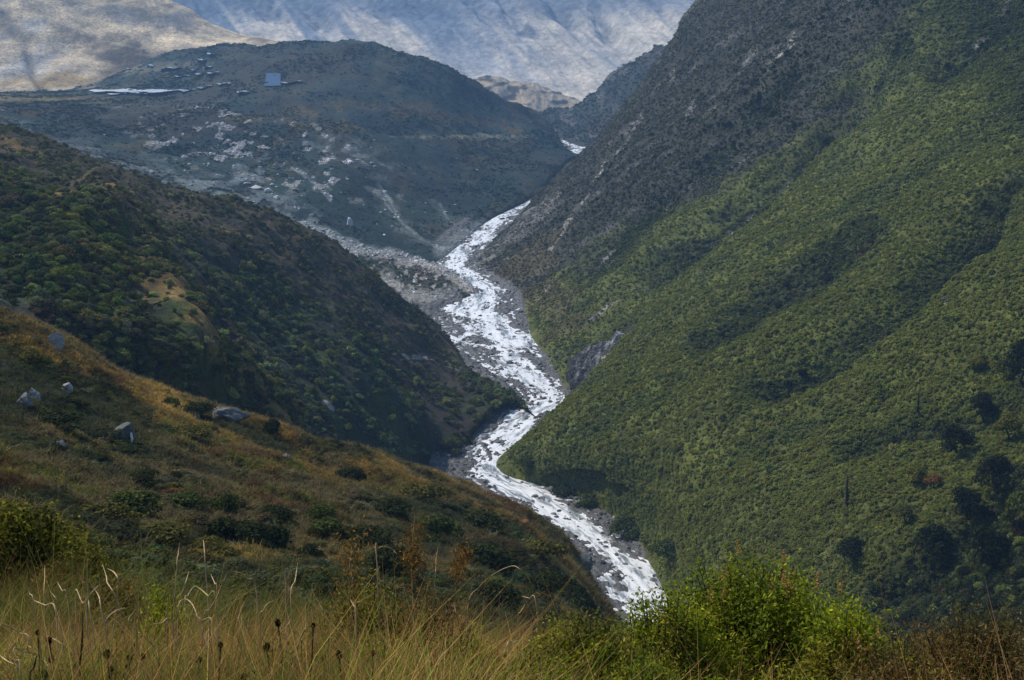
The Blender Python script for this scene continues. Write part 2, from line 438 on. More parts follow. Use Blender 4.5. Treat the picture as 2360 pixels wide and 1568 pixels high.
def far_colour(P, X, Y, D, N):
    x, y = P[..., 0], P[..., 1]
    n1 = fbm(x / 160, y / 330, 4, 70); n2 = fbm(x / 46, y / 120, 4, 71); n3 = fbm(x / 13, y / 40, 4, 72)
    C = np.broadcast_to(np.array([.017, .027, .025]), X.shape + (3,)).copy()  # the hill's cloud shade is put into this dark base colour
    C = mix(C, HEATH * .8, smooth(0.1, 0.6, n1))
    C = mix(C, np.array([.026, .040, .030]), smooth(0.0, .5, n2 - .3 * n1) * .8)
    C = mix(C, DRY * .8, smooth(.25, .6, fbm(x / 30, y / 150, 4, 77)) * .6)
    C = mix(C, RUST * .6, smooth(0.35, 0.7, n2) * (1 - smooth(250, 420, Y)) * smooth(205, 235, Y))
    C = mix(C, GOLD * .42, smooth(0.45, 0.9, n2 + .3 * n3) * (1 - smooth(300, 360, Y)) * smooth(215, 245, Y) * .8)
    C = mix(C, GOLD * .75, 1 - smooth(.5, 1.2, blob(X, Y, 60, 230, 230, 13, 2) + .4 * n3))
    C = mix(C, RUST * .8, 1 - smooth(.5, 1.2, blob(X, Y, 1000, 262, 150, 12, 6) + .5 * n3))
    C = mix(C, STRAW * .55, 1 - smooth(.3, 1.3, blob(X, Y, 1080, 314, 150, 6, -1) + .5 * n3))
    C = mix(C, STRAW * .5, (1 - smooth(.5, 1.2, blob(X, Y, 290, 165, 170, 10, -4) + .6 * n3)) * .8)
    C = mix(C, STRAW * .45, (1 - smooth(.5, 1.2, blob(X, Y, 180, 195, 90, 14, 10) + .6 * n3)))
    # pale bouldery apron below, and the gravel fan that reaches the river
    d, a = line_dist(X, Y, [(-80, 268), (120, 330), (330, 395), (480, 440), (600, 480), (700, 530)])
    C = mix(C, GREY * 1.05, (1 - smooth(10, 62, d + 26 * n2)) * smooth(-.6, .5, n3) * .9)
    d, a = line_dist(X, Y, [(480, 370), (620, 455), (720, 520)])
    C = mix(C, GREY, (1 - smooth(10, 50, d + 30 * n2)) * smooth(-.4, .5, n3))
    d, a = line_dist(X, Y, [(700, 532), (800, 570), (880, 590), (960, 606), (1040, 640)])
    C = mix(C, SCREE * .8, (1 - smooth(6, 20, d + 8 * n2 + 5 * n3)))
    C = mix(C, GREY * 1.1, (1 - smooth(.6, 1.2, blob(X, Y, 1080, 560, 90, 34, -20) + .4 * n2)))
    for k, f in enumerate(FLOW):
        d, a = line_dist(X, Y, f)
        C = mix(C, GREY * 1.7, (1 - smooth(1.2, 5, d + 3 * n3)) * smooth(-.5, .3, n2 + .2) * .8)
        C = mix(C, GREY * .8, (1 - smooth(6, 34, d + 14 * n2)) * smooth(-.2, .5, n3) * .5)
    sp = smooth(0.52, 0.7, n3 + .3 * n2) * (1 - smooth(.6, 1.3, blob(X, Y, 620, 350, 330, 80, 14)))
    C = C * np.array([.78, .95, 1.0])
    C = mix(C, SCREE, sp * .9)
    return C
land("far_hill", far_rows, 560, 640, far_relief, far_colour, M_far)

# ---- sunlit slope on the far left
eX = [-650, -200, 0, 150, 300, 400, 500, 640, 740]
slope_rows = [
    row([260, 260, 255, 245, 235, 210, 170, 135, 140], [2680, 2680, 2730, 2790, 2880, 3020, 3180, 3340, 3440], eX),
    row([205, 212, 215, 212, 202, 166, 128, 109, 112], [2720, 2720, 2760, 2810, 2900, 3050, 3200, 3360, 3460], eX),
    row([-60, 10, 70, 105, 128, 105, 100, 105, 110], [3050, 3050, 3080, 3100, 3120, 3220, 3300, 3400, 3480], eX),
    row([-350, -230, -120, -30, 40, 58, 82, 101, 108], [3400, 3380, 3350, 3350, 3350, 3380, 3400, 3440, 3500], eX),
    row([-650, -450, -280, -160, -55, 14, 62, 97, 107], [3750, 3700, 3640, 3600, 3560, 3540, 3510, 3500, 3530], eX),
    row([-630, -430, -260, -140, -35, 30, 76, 108, 118], [3900, 3850, 3780, 3720, 3680, 3660, 3620, 3600, 3630], eX),
    row([-200, -100, 0, 60, 120, 180, 200, 220, 240], [4500, 4400, 4300, 4250, 4200, 4200, 4150, 4100, 4100], eX),
]
def slope_relief(P, X, Y, D):
    x, y, z = P[..., 0], P[..., 1], P[..., 2]
    h = 16 * fbm(x / 330, z / 190, 4, 80) + 3 * fbm(x / 40, y / 60, 4, 82) + 9 * (ridged((x + .7 * z) / 120, (z - .5 * x) / 420, 3, 83) - .5)
    d, _ = line_dist(X, Y, [(-20, 55), (60, 110), (75, 160), (100, 205)])
    h = h - 8 * np.exp(-(d / 12) ** 2)
    return h * (1 - .85 * smooth(450, 640, X))
def slope_colour(P, X, Y, D, N):
    x, y, z = P[..., 0], P[..., 1], P[..., 2]
    n1 = fbm(x / 150, z / 60, 4, 85); n2 = fbm(x / 50, z / 25, 4, 86); n3 = fbm(x / 16, z / 9, 3, 87)
    C = np.broadcast_to(STRAW * 1.55, X.shape + (3,)).copy()
    C = mix(C, SCREE * 1.0, (1 - smooth(80, 190, X + 60 * n1)) * smooth(-.5, .4, n2))
    C = mix(C, GREY * 1.2, (1 - smooth(.5, 1.2, blob(X, Y, 330, 45, 150, 32, 12) + .5 * n2)) * .9)
    C = mix(C, HEATH * .9, (1 - smooth(.6, 1.1, blob(X, Y, 250, 118, 110, 22, 14) + .7 * n2 + .3 * n3)) * .5)
    C = mix(C, HEATH * .6, smooth(100, 128, Y + 14 * n2) * smooth(200, 290, X) * .85)  # edge of a cloud shadow painted across the slope's foot
    d, _ = line_dist(X, Y, [(0, 30), (60, 110), (75, 160), (105, 212)])
    C = mix(C, GREY * .7, (1 - smooth(3, 18, d + 10 * n2 + 5 * n3)) * .55)
    C = mix(C, DRY * 1.4, smooth(.3, .8, n2 + .4 * n3) * .5)
    C = mix(C, GOLD * 1.2, (1 - smooth(.5, 1.2, blob(X, Y, 160, 190, 150, 22, 5) + .5 * n2)) * .7)
    C = mix(C, STRAW * 1.8, (1 - smooth(.5, 1.1, blob(X, Y, 430, 88, 160, 14, 6) + .4 * n2)))
    return C
land("sunlit_slope", slope_rows, 260, 320, slope_relief, slope_colour, M_far)

# ---- far right spur
rX = [1215, 1270, 1330, 1380, 1430, 1500, 1560, 1650, 1800]
spur_rows = [
    row([330, 345, 372, 395, 430, 450, 460, 470, 480], [3080, 2980, 2700, 2570, 2430, 2330, 2280, 2250, 2200], rX),
    row([300, 312, 346, 372, 400, 420, 430, 440, 450], [3130, 3020, 2740, 2610, 2480, 2400, 2340, 2300, 2260], rX),
    row([280, 280, 295, 300, 295, 280, 270, 260, 220], [3260, 3180, 3020, 2880, 2800, 2680, 2600, 2520, 2450], rX),
    row([268, 254, 240, 214, 166, 127, 100, 50, -20], [3400, 3360, 3300, 3200, 3100, 3000, 2930, 2850, 2750], rX),
    row([285, 270, 258, 235, 190, 150, 130, 80, 20], [3550, 3500, 3430, 3330, 3220, 3120, 3050, 2950, 2850], rX),
    row([400, 400, 400, 400, 400, 380, 360, 340, 300], [3900, 3900, 3800, 3700, 3600, 3500, 3400, 3300, 3200], rX),
]
def spur_relief(P, X, Y, D):
    x, y, z = P[..., 0], P[..., 1], P[..., 2]
    return (8 * fbm(x / 70, y / 160, 4, 90) + 5 * fbm(x / 22, y / 50, 4, 91) + 7 * (ridged(x / 60 + z / 100, z / 260, 3, 93) - .5)) * np.clip(smooth(0, 50, z - river_z(y)) + .1, 0, 1)
def spur_colour(P, X, Y, D, N):
    x, z = P[..., 0], P[..., 2]
    C = np.broadcast_to(np.array([.03, .036, .03]), X.shape + (3,)).copy()
    C = mix(C, HEATH * .8, smooth(0, .5, fbm(x / 60, z / 40, 4, 95)))
    C = mix(C, GREY * .7, smooth(.35, .7, fbm(x / 22, z / 22, 4, 96)) * .6)
    return C
land("far_spur", spur_rows, 260, 260, spur_relief, spur_colour, M_far)

# ---- little sunlit knoll in the gap
kX = [1040, 1110, 1170, 1230, 1290, 1340, 1400]
knoll_rows = [
    row([300, 295, 290, 285, 290, 290, 300], [4100, 4100, 4150, 4200, 4250, 4300, 4300], kX),
    row([240, 235, 240, 250, 255, 258, 270], [4300, 4300, 4300, 4300, 4350, 4400, 4400], kX),
    row([215, 184, 190, 193, 213, 236, 262], [4600, 4600, 4600, 4600, 4600, 4600, 4600], kX),
    row([330, 330, 330, 330, 330, 330, 330], [5200, 5200, 5200, 5200, 5200, 5200, 5200], kX),
]
def knoll_relief(P, X, Y, D):
    x, y = P[..., 0], P[..., 1]
    return 10 * fbm(x / 50, y / 140, 5, 100) + 8 * (ridged(x / 60, y / 180, 3, 101) - .5)
def knoll_colour(P, X, Y, D, N):
    x, z = P[..., 0], P[..., 2]
    C = np.broadcast_to(STRAW * 1.1, X.shape + (3,)).copy()
    return mix(C, HEATH, smooth(-.1, .5, fbm(x / 40, z / 14, 4, 105)))
land("far_knoll", knoll_rows, 120, 160, knoll_relief, knoll_colour, M_far)

# ---- the great pale mountain that closes the valley
hX = [-900, -300, 100, 400, 700, 1000, 1300, 1600, 1900, 2300, 2900]
n = len(hX)
mount_rows = [
    row([330] * n, [4700] * n, hX),
    row([215, 215, 215, 215, 215, 220, 232, 215, 200, 200, 200], [5300] * n, hX),
    row([150, 150, 150, 150, 155, 165, 172, 150, 120, 110, 100], [5650] * n, hX),
    row([60, 60, 60, 65, 75, 90, 90, 60, 40, 30, 20], [5950] * n, hX),
    row([-60, -60, -50, -40, -20, 0, 0, -20, -30, -50, -70], [6250] * n, hX),
    row([-260, -240, -220, -200, -160, -130, -140, -170, -190, -200, -230], [6800] * n, hX),
    row([-520, -500, -450, -400, -350, -330, -360, -380, -420, -450, -500], [7500] * n, hX),
    row([-480, -460, -400, -350, -300, -280, -310, -330, -370, -400, -450], [7800] * n, hX),
    row([200] * n, [8900] * n, hX),
]
RAVINE = [[(520, -60), (600, 20), (680, 75)], [(760, -60), (860, 15), (945, 75)], [(900, -40), (960, 20), (1000, 55)], [(1020, -60), (1090, 20), (1165, 92)], [(1150, -10), (1195, 80), (1260, 112)], [(640, -60), (740, 30), (800, 85)], [(1330, -60), (1390, 30), (1425, 95)], [(1230, -60), (1300, 20), (1340, 60)], [(1480, -40), (1540, 40)]]
RAV_W = (22, 20, 14, 18, 15, 24, 16, 20, 18)
def mount_relief(P, X, Y, D):
    x, y, z = P[..., 0], P[..., 1], P[..., 2]
    q = x + 1.05 * z + 26 * fbm(x / 420, z / 300, 3, 110)      # ribs run down to the right
    along = z - .5 * x
    up = smooth(-240, 60, z)
    h = 88 * (ridged((q + .25 * along) / 340, along / 2200, 5, 111) - .45) * up + 24 * fbm(x / 420, z / 200, 3, 112) + 9 * fbm(q / 60, along / 170, 5, 113) + 14 * (ridged(q / 95, along / 420, 4, 121) - .5) * up
    for g, w in zip(RAVINE, RAV_W):
        d, a = line_dist(X, Y, g)
        h = h - (w * 1.9) * np.exp(-((d + 10 * fbm(x / 60, z / 60, 3, 118)) / w) ** 2) * (1 - smooth(.6, 1, a))
    return h
def mount_colour(P, X, Y, D, N):
    x, y, z = P[..., 0], P[..., 1], P[..., 2]
    q = x + 1.05 * z + 26 * fbm(x / 420, z / 300, 3, 110); along = z - .5 * x
    n1 = fbm(q / 240, along / 1900, 4, 115); n2 = fbm(q / 46, along / 520, 4, 116); rb = ridged(q / 300, along / 2600, 4, 111); n3 = fbm(x / 90, z / 40, 4, 117)
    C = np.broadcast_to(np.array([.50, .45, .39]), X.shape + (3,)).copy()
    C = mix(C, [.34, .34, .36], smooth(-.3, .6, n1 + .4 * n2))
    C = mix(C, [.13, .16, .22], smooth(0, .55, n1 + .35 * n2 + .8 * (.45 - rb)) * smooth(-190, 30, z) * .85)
    C = mix(C, [.12, .15, .22], smooth(10, 150, z + 60 * n1 + 30 * n2) * .78)  # haze blue painted into the upper rock, dark so the air shows
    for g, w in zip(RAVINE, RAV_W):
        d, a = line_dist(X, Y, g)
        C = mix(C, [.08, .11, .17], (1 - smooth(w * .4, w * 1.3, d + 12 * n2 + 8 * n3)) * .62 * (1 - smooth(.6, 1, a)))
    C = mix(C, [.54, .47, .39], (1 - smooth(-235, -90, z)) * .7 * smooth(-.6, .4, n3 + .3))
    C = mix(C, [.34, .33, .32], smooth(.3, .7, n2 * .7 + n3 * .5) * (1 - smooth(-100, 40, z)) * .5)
    return C
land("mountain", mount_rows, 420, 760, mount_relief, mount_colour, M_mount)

# ---- the steep green mountainside on the right
right_cols = [
    [(1750, 1800, 430), (1900, 1750, 425), (2200, 1650, 390), (2550, 1450, 360), (3000, 1200, 340), (3700, 800, 330)],
    [(1500, 1470, W(0, 1470, -12)), (1560, 1420, W(0, 1420, 1)), (1800, 1330, 560), (2060, 1230, 500), (2500, 1020, 465), (3400, 560, 440)],
    [(1430, 1330, W(0, 1330, -12)), (1490, 1275, W(0, 1275, 1)), (1700, 1130, 640), (2000, 940, 620), (2450, 680, 600), (3250, 200, 570)],
    [(1290, 1200, W(0, 1200, -12)), (1345, 1150, W(0, 1150, 1)), (1540, 1040, 705), (1880, 820, 690), (2380, 540, 680), (3200, 50, 660)],
    [(1090, 1120, W(0, 1120, -12)), (1158, 1078, W(0, 1078, 1)), (1420, 950, 795), (1800, 700, 785), (2300, 400, 775), (3100, -130, 760)],
    [(1180, 1010, W(0, 1010, -12)), (1235, 985, W(0, 985, 1)), (1450, 840, 870), (1780, 610, 865), (2250, 310, 860), (3000, -220, 850)],
    [(1280, 955, W(0, 955, -12)), (1316, 918, W(0, 918, 1)), (1462, 762, 955), (1750, 520, 975), (2160, 225, 990), (2850, -300, 1000)],
    [(1270, 905, W(0, 905, -12)), (1300, 884, W(0, 884, 1)), (1420, 780, 1045), (1620, 555, 1070), (1970, 250, 1090), (2650, -320, 1090)],
    [(1170, 800, W(0, 800, -12)), (1228, 772, W(0, 772, 1)), (1370, 670, 1160), (1570, 480, 1180), (1890, 195, 1190), (2550, -350, 1180)],
    [(1130, 690, W(0, 690, -12)), (1186, 668, W(0, 668, 1)), (1340, 545, 1320), (1540, 360, 1310), (1840, 90, 1300), (2400, -400, 1260)],
    [(1040, 640, W(0, 640, -12)), (1100, 607, W(0, 607, 1)), (1265, 500, 1500), (1440, 345, 1520), (1690, 80, 1530), (2100, -350, 1480)],
    [(1110, 560, W(0, 560, -12)), (1160, 535, W(0, 535, 1)), (1300, 415, 1720), (1450, 260, 1720), (1625, 30, 1700), (1900, -350, 1620)],
    [(1200, 490, W(0, 490, -12)), (1244, 463, W(0, 463, 1)), (1335, 365, 1960), (1452, 228, 1920), (1560, 88, 1870), (1680, -120, 1800)],
    [(1230, 520, W(0, 520, -12)), (1262, 485, 2030), (1345, 385, 2030), (1470, 240, 1990), (1580, 95, 1940), (1720, -130, 1870)],
    [(1300, 600, 2350), (1330, 570, 2400), (1440, 470, 2400), (1560, 330, 2350), (1700, 180, 2300), (1900, 0, 2200)],
]
right_rows = [[c[i] for c in right_cols] for i in range(6)]
GULLY = [[(2080, 130), (1900, 275), (1760, 410), (1640, 520), (1540, 600), (1440, 680)], [(2345, 420), (2200, 580), (2080, 690), (1930, 800), (1790, 880), (1690, 930)], [(2360, 870), (2200, 930), (2050, 990), (1900, 1080)], [(1990, 520), (1850, 640), (1700, 750), (1560, 850)], [(2340, 20), (2230, 120), (2120, 180)], [(2360, 1100), (2250, 1230), (2150, 1330), (1980, 1400)], [(1820, 180), (1640, 330), (1450, 520), (1300, 680)]]
def right_relief(P, X, Y, D):
    x, y, z = P[..., 0], P[..., 1], P[..., 2]
    q = y + 0.5 * x
    h = 10 * fbm(q / 150, z / 110, 4, 120) + 6.5 * (ridged(q / 75 + z / 160, z / 260, 3, 121) - .5) + 2.2 * fbm(q / 16, z / 14, 4, 122)
    k = smooth(1000, 1600, D)
    h = h + k * (9 * (ridged(q / 70 + z / 80, z / 230, 4, 124) - .5) + 3 * fbm(q / 26, z / 18, 4, 125))
    for g, dep, w in zip(GULLY, (20, 17, 11, 8, 12, 12, 9), (36, 42, 34, 28, 34, 42, 28)):
        d, a = line_dist(X, Y, g)
        h = h - dep * np.exp(-((d + 10 * fbm(x / 20, y / 20, 3, 126)) / w) ** 2) * smooth(0, .12, a) * (1 - smooth(.8, 1, a))
    return h * np.clip(smooth(0, 35, z - river_z(y)) + .1, 0, 1)
STREAK = [[(1832, 85), (1805, 125), (1770, 165)], [(1830, 110), (1800, 130)], [(1745, 122), (1715, 155)], [(1580, 130), (1565, 170), (1555, 195)], [(1985, 210), (1900, 270), (1862, 300)], [(1800, 365), (1770, 395)], [(1730, 430), (1650, 500)], [(1660, 238), (1622, 265)], [(1600, 235), (1580, 262)], [(1560, 420), (1520, 455)], [(1405, 545), (1375, 580)], [(1500, 640), (1360, 750)], [(2325, 15), (2240, 90)], [(2200, 690), (2180, 702)], [(1460, 755), (1420, 800), (1370, 860), (1320, 912)], [(1290, 610), (1240, 690)], [(1215, 700), (1195, 740)], [(1480, 270), (1420, 350), (1340, 470), (1260, 560)]]
def right_colour(P, X, Y, D, N):
    x, y, z = P[..., 0], P[..., 1], P[..., 2]
    q = y + .5 * x
    n1 = fbm(q / 110, z / 90, 4, 130); n2 = fbm(q / 34, z / 30, 4, 131); n3 = fbm(q / 10, z / 9, 4, 132); st = fbm(q / 14 + z / 30, z / 120, 4, 133)
    C = np.broadcast_to(GREEN * np.array([1.25, 1.05, .9]), X.shape + (3,)).copy()
    C = mix(C, OLIVE * .85, smooth(-.1, .7, n1) * .6)
    C = mix(C, DARK * 2.0, smooth(.35, .9, n2 - .3 * n1) * .4)
    bare, _ = line_dist(X, Y, [(1700, -60), (1620, 120), (1470, 290), (1330, 440), (1180, 590)])
    # bare heathy shoulder along the skyline and high up; green below
    edge = Y - (640 - 0.82 * (X - 1330) + 60 * n1 + 40 * n2)
    edge2 = (X - 1560) * .70 + (Y - 430) - 36 * n1 - 36 * n2 - 30 * n3
    C = mix(C, np.array([.040, .040, .030]), 1 - smooth(-40, 45, edge2))
    C = mix(C, np.array([.030, .033, .030]), (1 - smooth(-60, 60, edge2)) * smooth(0, .5, st) * .8)
    C = mix(C, GREY * .8, (1 - smooth(-60, 20, edge2)) * smooth(.35, .8, st * .8 + n3 * .4 - n1 * .2) * .6)
    C = mix(C, DRY * 1.0, (1 - smooth(.6, 1.2, blob(X, Y, 1190, 610, 130, 40, -38) + .4 * n2)) * .8)
    C = mix(C, DRY * 1.0, (1 - smooth(.6, 1.2, blob(X, Y, 1270, 700, 110, 60, 45) + .5 * n2)) * .6)
    C = mix(C, DARK * 1.2, smooth(1990, 2250, X - .8 * (Y - 100) + 60 * n1) * (1 - smooth(250, 420, Y)) * .65)  # top right corner: vignette and cloud shade painted into the land colour
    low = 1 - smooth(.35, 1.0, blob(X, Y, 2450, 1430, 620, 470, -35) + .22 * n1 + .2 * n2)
    C = mix(C, DARK * .75, low * .92)  # dark vegetation, with vignette and cloud shade painted into the same colour
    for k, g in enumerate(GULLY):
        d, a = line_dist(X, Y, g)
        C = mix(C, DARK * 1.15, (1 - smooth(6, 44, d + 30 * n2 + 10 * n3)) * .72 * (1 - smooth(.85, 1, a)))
    for s in STREAK:
        d, a = line_dist(X, Y, s)
        C = mix(C, SCREE * .75, (1 - smooth(1.2, 6, d + 5 * n3)) * smooth(-.5, .1, n3 + .3 * st))
    d, a = line_dist(X, Y, [(1120, 590), (1200, 530), (1290, 450)])
    C = mix(C, GREY * 1.1, (1 - smooth(6, 16, d + 6 * n3)) * .7)
    return C
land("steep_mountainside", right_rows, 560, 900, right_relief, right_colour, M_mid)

# ---- low gravelly terrace the scree fan builds into the river
tX = [620, 720, 820, 920, 1000, 1060, 1102]
tY = [500, 536, 568, 592, 612, 640, 672]; tH = [34, 22, 13, 8, 5, 2.5, -.5]
qY = [640, 665, 692, 708, 706, 692, 682]; qH = [12, 7, 3.5, 1.4, .6, -.2, -1]
terrace_rows = [
    [(x, y + 45, W(0, y + 45, h - 9)) for x, y, h in zip(tX, qY, qH)],
    [(x, y, W(0, y, h)) for x, y, h in zip(tX, qY, qH)],
    [(x, .5 * (y0 + y1) + 6, W(0, .5 * (y0 + y1) + 6, .62 * h0 + .38 * h1)) for x, y0, y1, h0, h1 in zip(tX, tY, qY, tH, qH)],
    [(x, y, W(0, y, h)) for x, y, h in zip(tX, tY, tH)],
    [(x, y - 6, W(0, y - 6, h - 6)) for x, y, h in zip(tX, tY, tH)],
]
def terrace_relief(P, X, Y, D):
    x, y = P[..., 0], P[..., 1]
    return (1.6 * fbm(x / 30, y / 60, 4, 160) + .8 * fbm(x / 6, y / 14, 3, 161)) * np.clip(smooth(0, 8, P[..., 2] - river_z(y)) + .15, 0, 1)
def terrace_colour(P, X, Y, D, N):
    x, y = P[..., 0], P[..., 1]
    n2 = fbm(x / 18, y / 50, 4, 165); n3 = fbm(x / 5, y / 16, 3, 166)
    C = np.broadcast_to(DARK * 1.7, X.shape + (3,)).copy()
    C = mix(C, HEATH, smooth(0, .5, n2))
    d, a = line_dist(X, Y, list(zip(tX, tY)))
    C = mix(C, SCREE * .8, 1 - smooth(4, 22, d + 8 * n2 + 4 * n3))
    d, a = line_dist(X, Y, [(890, 655), (920, 680), (985, 685), (1050, 690)])
    C = mix(C, GREY * 1.2, 1 - smooth(8, 26, d + 12 * n2 + 6 * n3))
    C = mix(C, SCREE * .9, smooth(.45, .7, n3) * .7)
    return C
land("river_terrace", terrace_rows, 160, 260, terrace_relief, terrace_colour, M_far)

# ------------------------------------------------------------------ river: gravel bed and water
RIV = [(1610, 1490, 120), (1515, 1400, 110), (1420, 1292, 80), (1325, 1208, 70), (1225, 1135, 95), (1135, 1085, 95), (1150, 1020, 85), (1215, 960, 95), (1262, 915, 66), (1220, 870, 80), (1170, 828, 85), (1130, 780, 120), (1105, 730, 115), (1125, 680, 60), (1085, 640, 50), (1052, 605, 48), (1085, 565, 60), (1125, 525, 55), (1180, 483, 45), (1235, 450, 34), (1300, 395, 40), (1335, 352, 36), (1302, 318, 34), (1265, 296, 26), (1245, 282, 20), (1230, 270, 20)]
rp = np.array([[*world(x, y, on_water(x, y)), hw * float(on_water(x, y)) / F_REF] for x, y, hw in RIV])
rs = catmull(rp, 1100, 0)
cen, hw = rs[:, :3], rs[:, 3]
tan = np.gradient(cen, axis=0)[:, :2]
arc = np.concatenate([[0], np.cumsum(np.hypot(*np.diff(cen[:, :2], axis=0).T))])
# the bed is laid level across the valley; the main channel wanders inside it
nt_ = 110
tt = np.linspace(-1, 1, nt_)
bedX = cen[:, None, 0] + (hw[:, None] * 1.3 + 5) * tt[None]
bedY = cen[:, None, 1] + 0 * bedX
S = arc[:, None] + 0 * bedX
T = bedX - cen[:, None, 0]
base = river_z(bedY)
across = np.abs(T) / hw[:, None]
wander = 0.42 * fbm(S / 75, 0 * S + 3.3, 2, 142)
chan = np.abs(T / hw[:, None] - wander) - (0.46 + 0.22 * (1 - smooth(650, 900, bedY)) + 0.16 * fbm(S / 40, 0 * S + 9.1, 2, 143))
chan2 = np.abs(T / hw[:, None] + wander * 1.1 + .35 * fbm(S / 50, 0 * S + 1.7, 2, 145)) - .10
chan = np.minimum(chan, chan2)
bars = fbm(T / 7, S / 26, 4, 140)
fine = fbm(T / 2.2, S / 4.5, 4, 141)
bedZ = base + np.clip(chan * 2.4, -.75, .5) + 0.6 * bars + 0.85 * fine + 1.8 * smooth(.85, 1.25, across)
M_bed, nt, out = new_mat("river_gravel")
b = nd(nt, "ShaderNodeBsdfPrincipled"); b.inputs["Roughness"].default_value = .7
geo = nd(nt, "ShaderNodeNewGeometry")
n1 = noise(nt, .5, 6, .75, geo.outputs["Position"]); n2 = noise(nt, .06, 4, .6, geo.outputs["Position"])
vo = nd(nt, "ShaderNodeTexVoronoi"); vo.inputs["Scale"].default_value = .45; nt.links.new(geo.outputs["Position"], vo.inputs["Vector"])
r = ramp(nt, n1.outputs["Fac"], [(.3, (.018, .018, .018)), (.5, (.062, .060, .056)), (.62, (.12, .117, .11)), (.75, (.30, .29, .28))])
r2 = ramp(nt, vo.outputs["Color"], [(.2, (.55, .55, .55)), (.8, (1.2, 1.2, 1.2))])
nt.links.new(mul_col(nt, r.outputs[0], r2.outputs[0]), b.inputs["Base Color"])
bp = nd(nt, "ShaderNodeBump"); bp.inputs["Strength"].default_value = 1; bp.inputs["Distance"].default_value = .7
nt.links.new(n1.outputs["Fac"], bp.inputs["Height"]); nt.links.new(bp.outputs[0], b.inputs["Normal"])
nt.links.new(b.outputs[0], out.inputs["Surface"])
o = link(bpy.data.objects.new("riverbed", mesh_np("riverbed", np.stack([bedX, bedY, bedZ], -1), grid_faces(1100, nt_), M_bed)))
tag(o, kind="structure")

M_water, nt, out = new_mat("rushing_water")
geo = nd(nt, "ShaderNodeNewGeometry")
fl = nd(nt, "ShaderNodeAttribute", attribute_name="flow")
mp = nd(nt, "ShaderNodeMapping"); mp.inputs["Scale"].default_value = (.32, .075, 1)
nt.links.new(fl.outputs["Vector"], mp.inputs["Vector"])
n1 = noise(nt, 1.0, 8, .72, mp.outputs[0], .8); n2 = noise(nt, 1.5, 4, .6, geo.outputs["Position"])
n3 = noise(nt, .3, 3, .6, mp.outputs[0])
ad = nd(nt, "ShaderNodeMath", operation='ADD'); nt.links.new(n1.outputs["Fac"], ad.inputs[0]); nt.links.new(n3.outputs["Fac"], ad.inputs[1])
foam_glare = ramp(nt, ad.outputs[0], [(.39, (0, 0, 0)), (.45, (.22, .22, .22)), (.49, (.8, .8, .8)), (.58, (1, 1, 1))])  # whitewater, with the bright sky's reflection painted in as white
ad2 = nd(nt, "ShaderNodeMath", operation='MULTIPLY'); ad2.inputs[1].default_value = .5
nt.links.new(ad.outputs[0], ad2.inputs[0]); nt.links.new(ad2.outputs[0], foam_glare.inputs["Fac"])
water = nd(nt, "ShaderNodeBsdfPrincipled")
water.inputs["Base Color"].default_value = (.16, .19, .21, 1); water.inputs["Roughness"].default_value = .2; water.inputs["IOR"].default_value = 1.33
white = nd(nt, "ShaderNodeBsdfPrincipled")
white.inputs["Base Color"].default_value = (.80, .82, .84, 1); white.inputs["Roughness"].default_value = .4
bp = nd(nt, "ShaderNodeBump"); bp.inputs["Strength"].default_value = .9; bp.inputs["Distance"].default_value = .6
nt.links.new(n2.outputs["Fac"], bp.inputs["Height"])
for s in (water, white): nt.links.new(bp.outputs[0], s.inputs["Normal"])
mx = nd(nt, "ShaderNodeMixShader"); nt.links.new(foam_glare.outputs[0], mx.inputs[0]); nt.links.new(water.outputs[0], mx.inputs[1]); nt.links.new(white.outputs[0], mx.inputs[2])
nt.links.new(mx.outputs[0], out.inputs["Surface"])
ntw = 90
tw = np.linspace(-1, 1, ntw)
wX = cen[:, None, 0] + (hw[:, None] * 1.2) * tw[None]; wY = cen[:, None, 1] + 0 * wX
wS = arc[:, None] + 0 * wX; wT = wX - cen[:, None, 0]
wZ = river_z(wY) + .22 * fbm(wT / 3.0, wS / 6.5, 4, 150)
me = mesh_np("river", np.stack([wX, wY, wZ], -1), grid_faces(1100, ntw), M_water)
set_color(me, "flow", np.stack([wT, wS, 0 * wS], -1).reshape(-1, 3))
o = link(bpy.data.objects.new("river", me))
tag(o, kind="structure")

# ------------------------------------------------------------------ foliage
rng = np.random.default_rng(7)

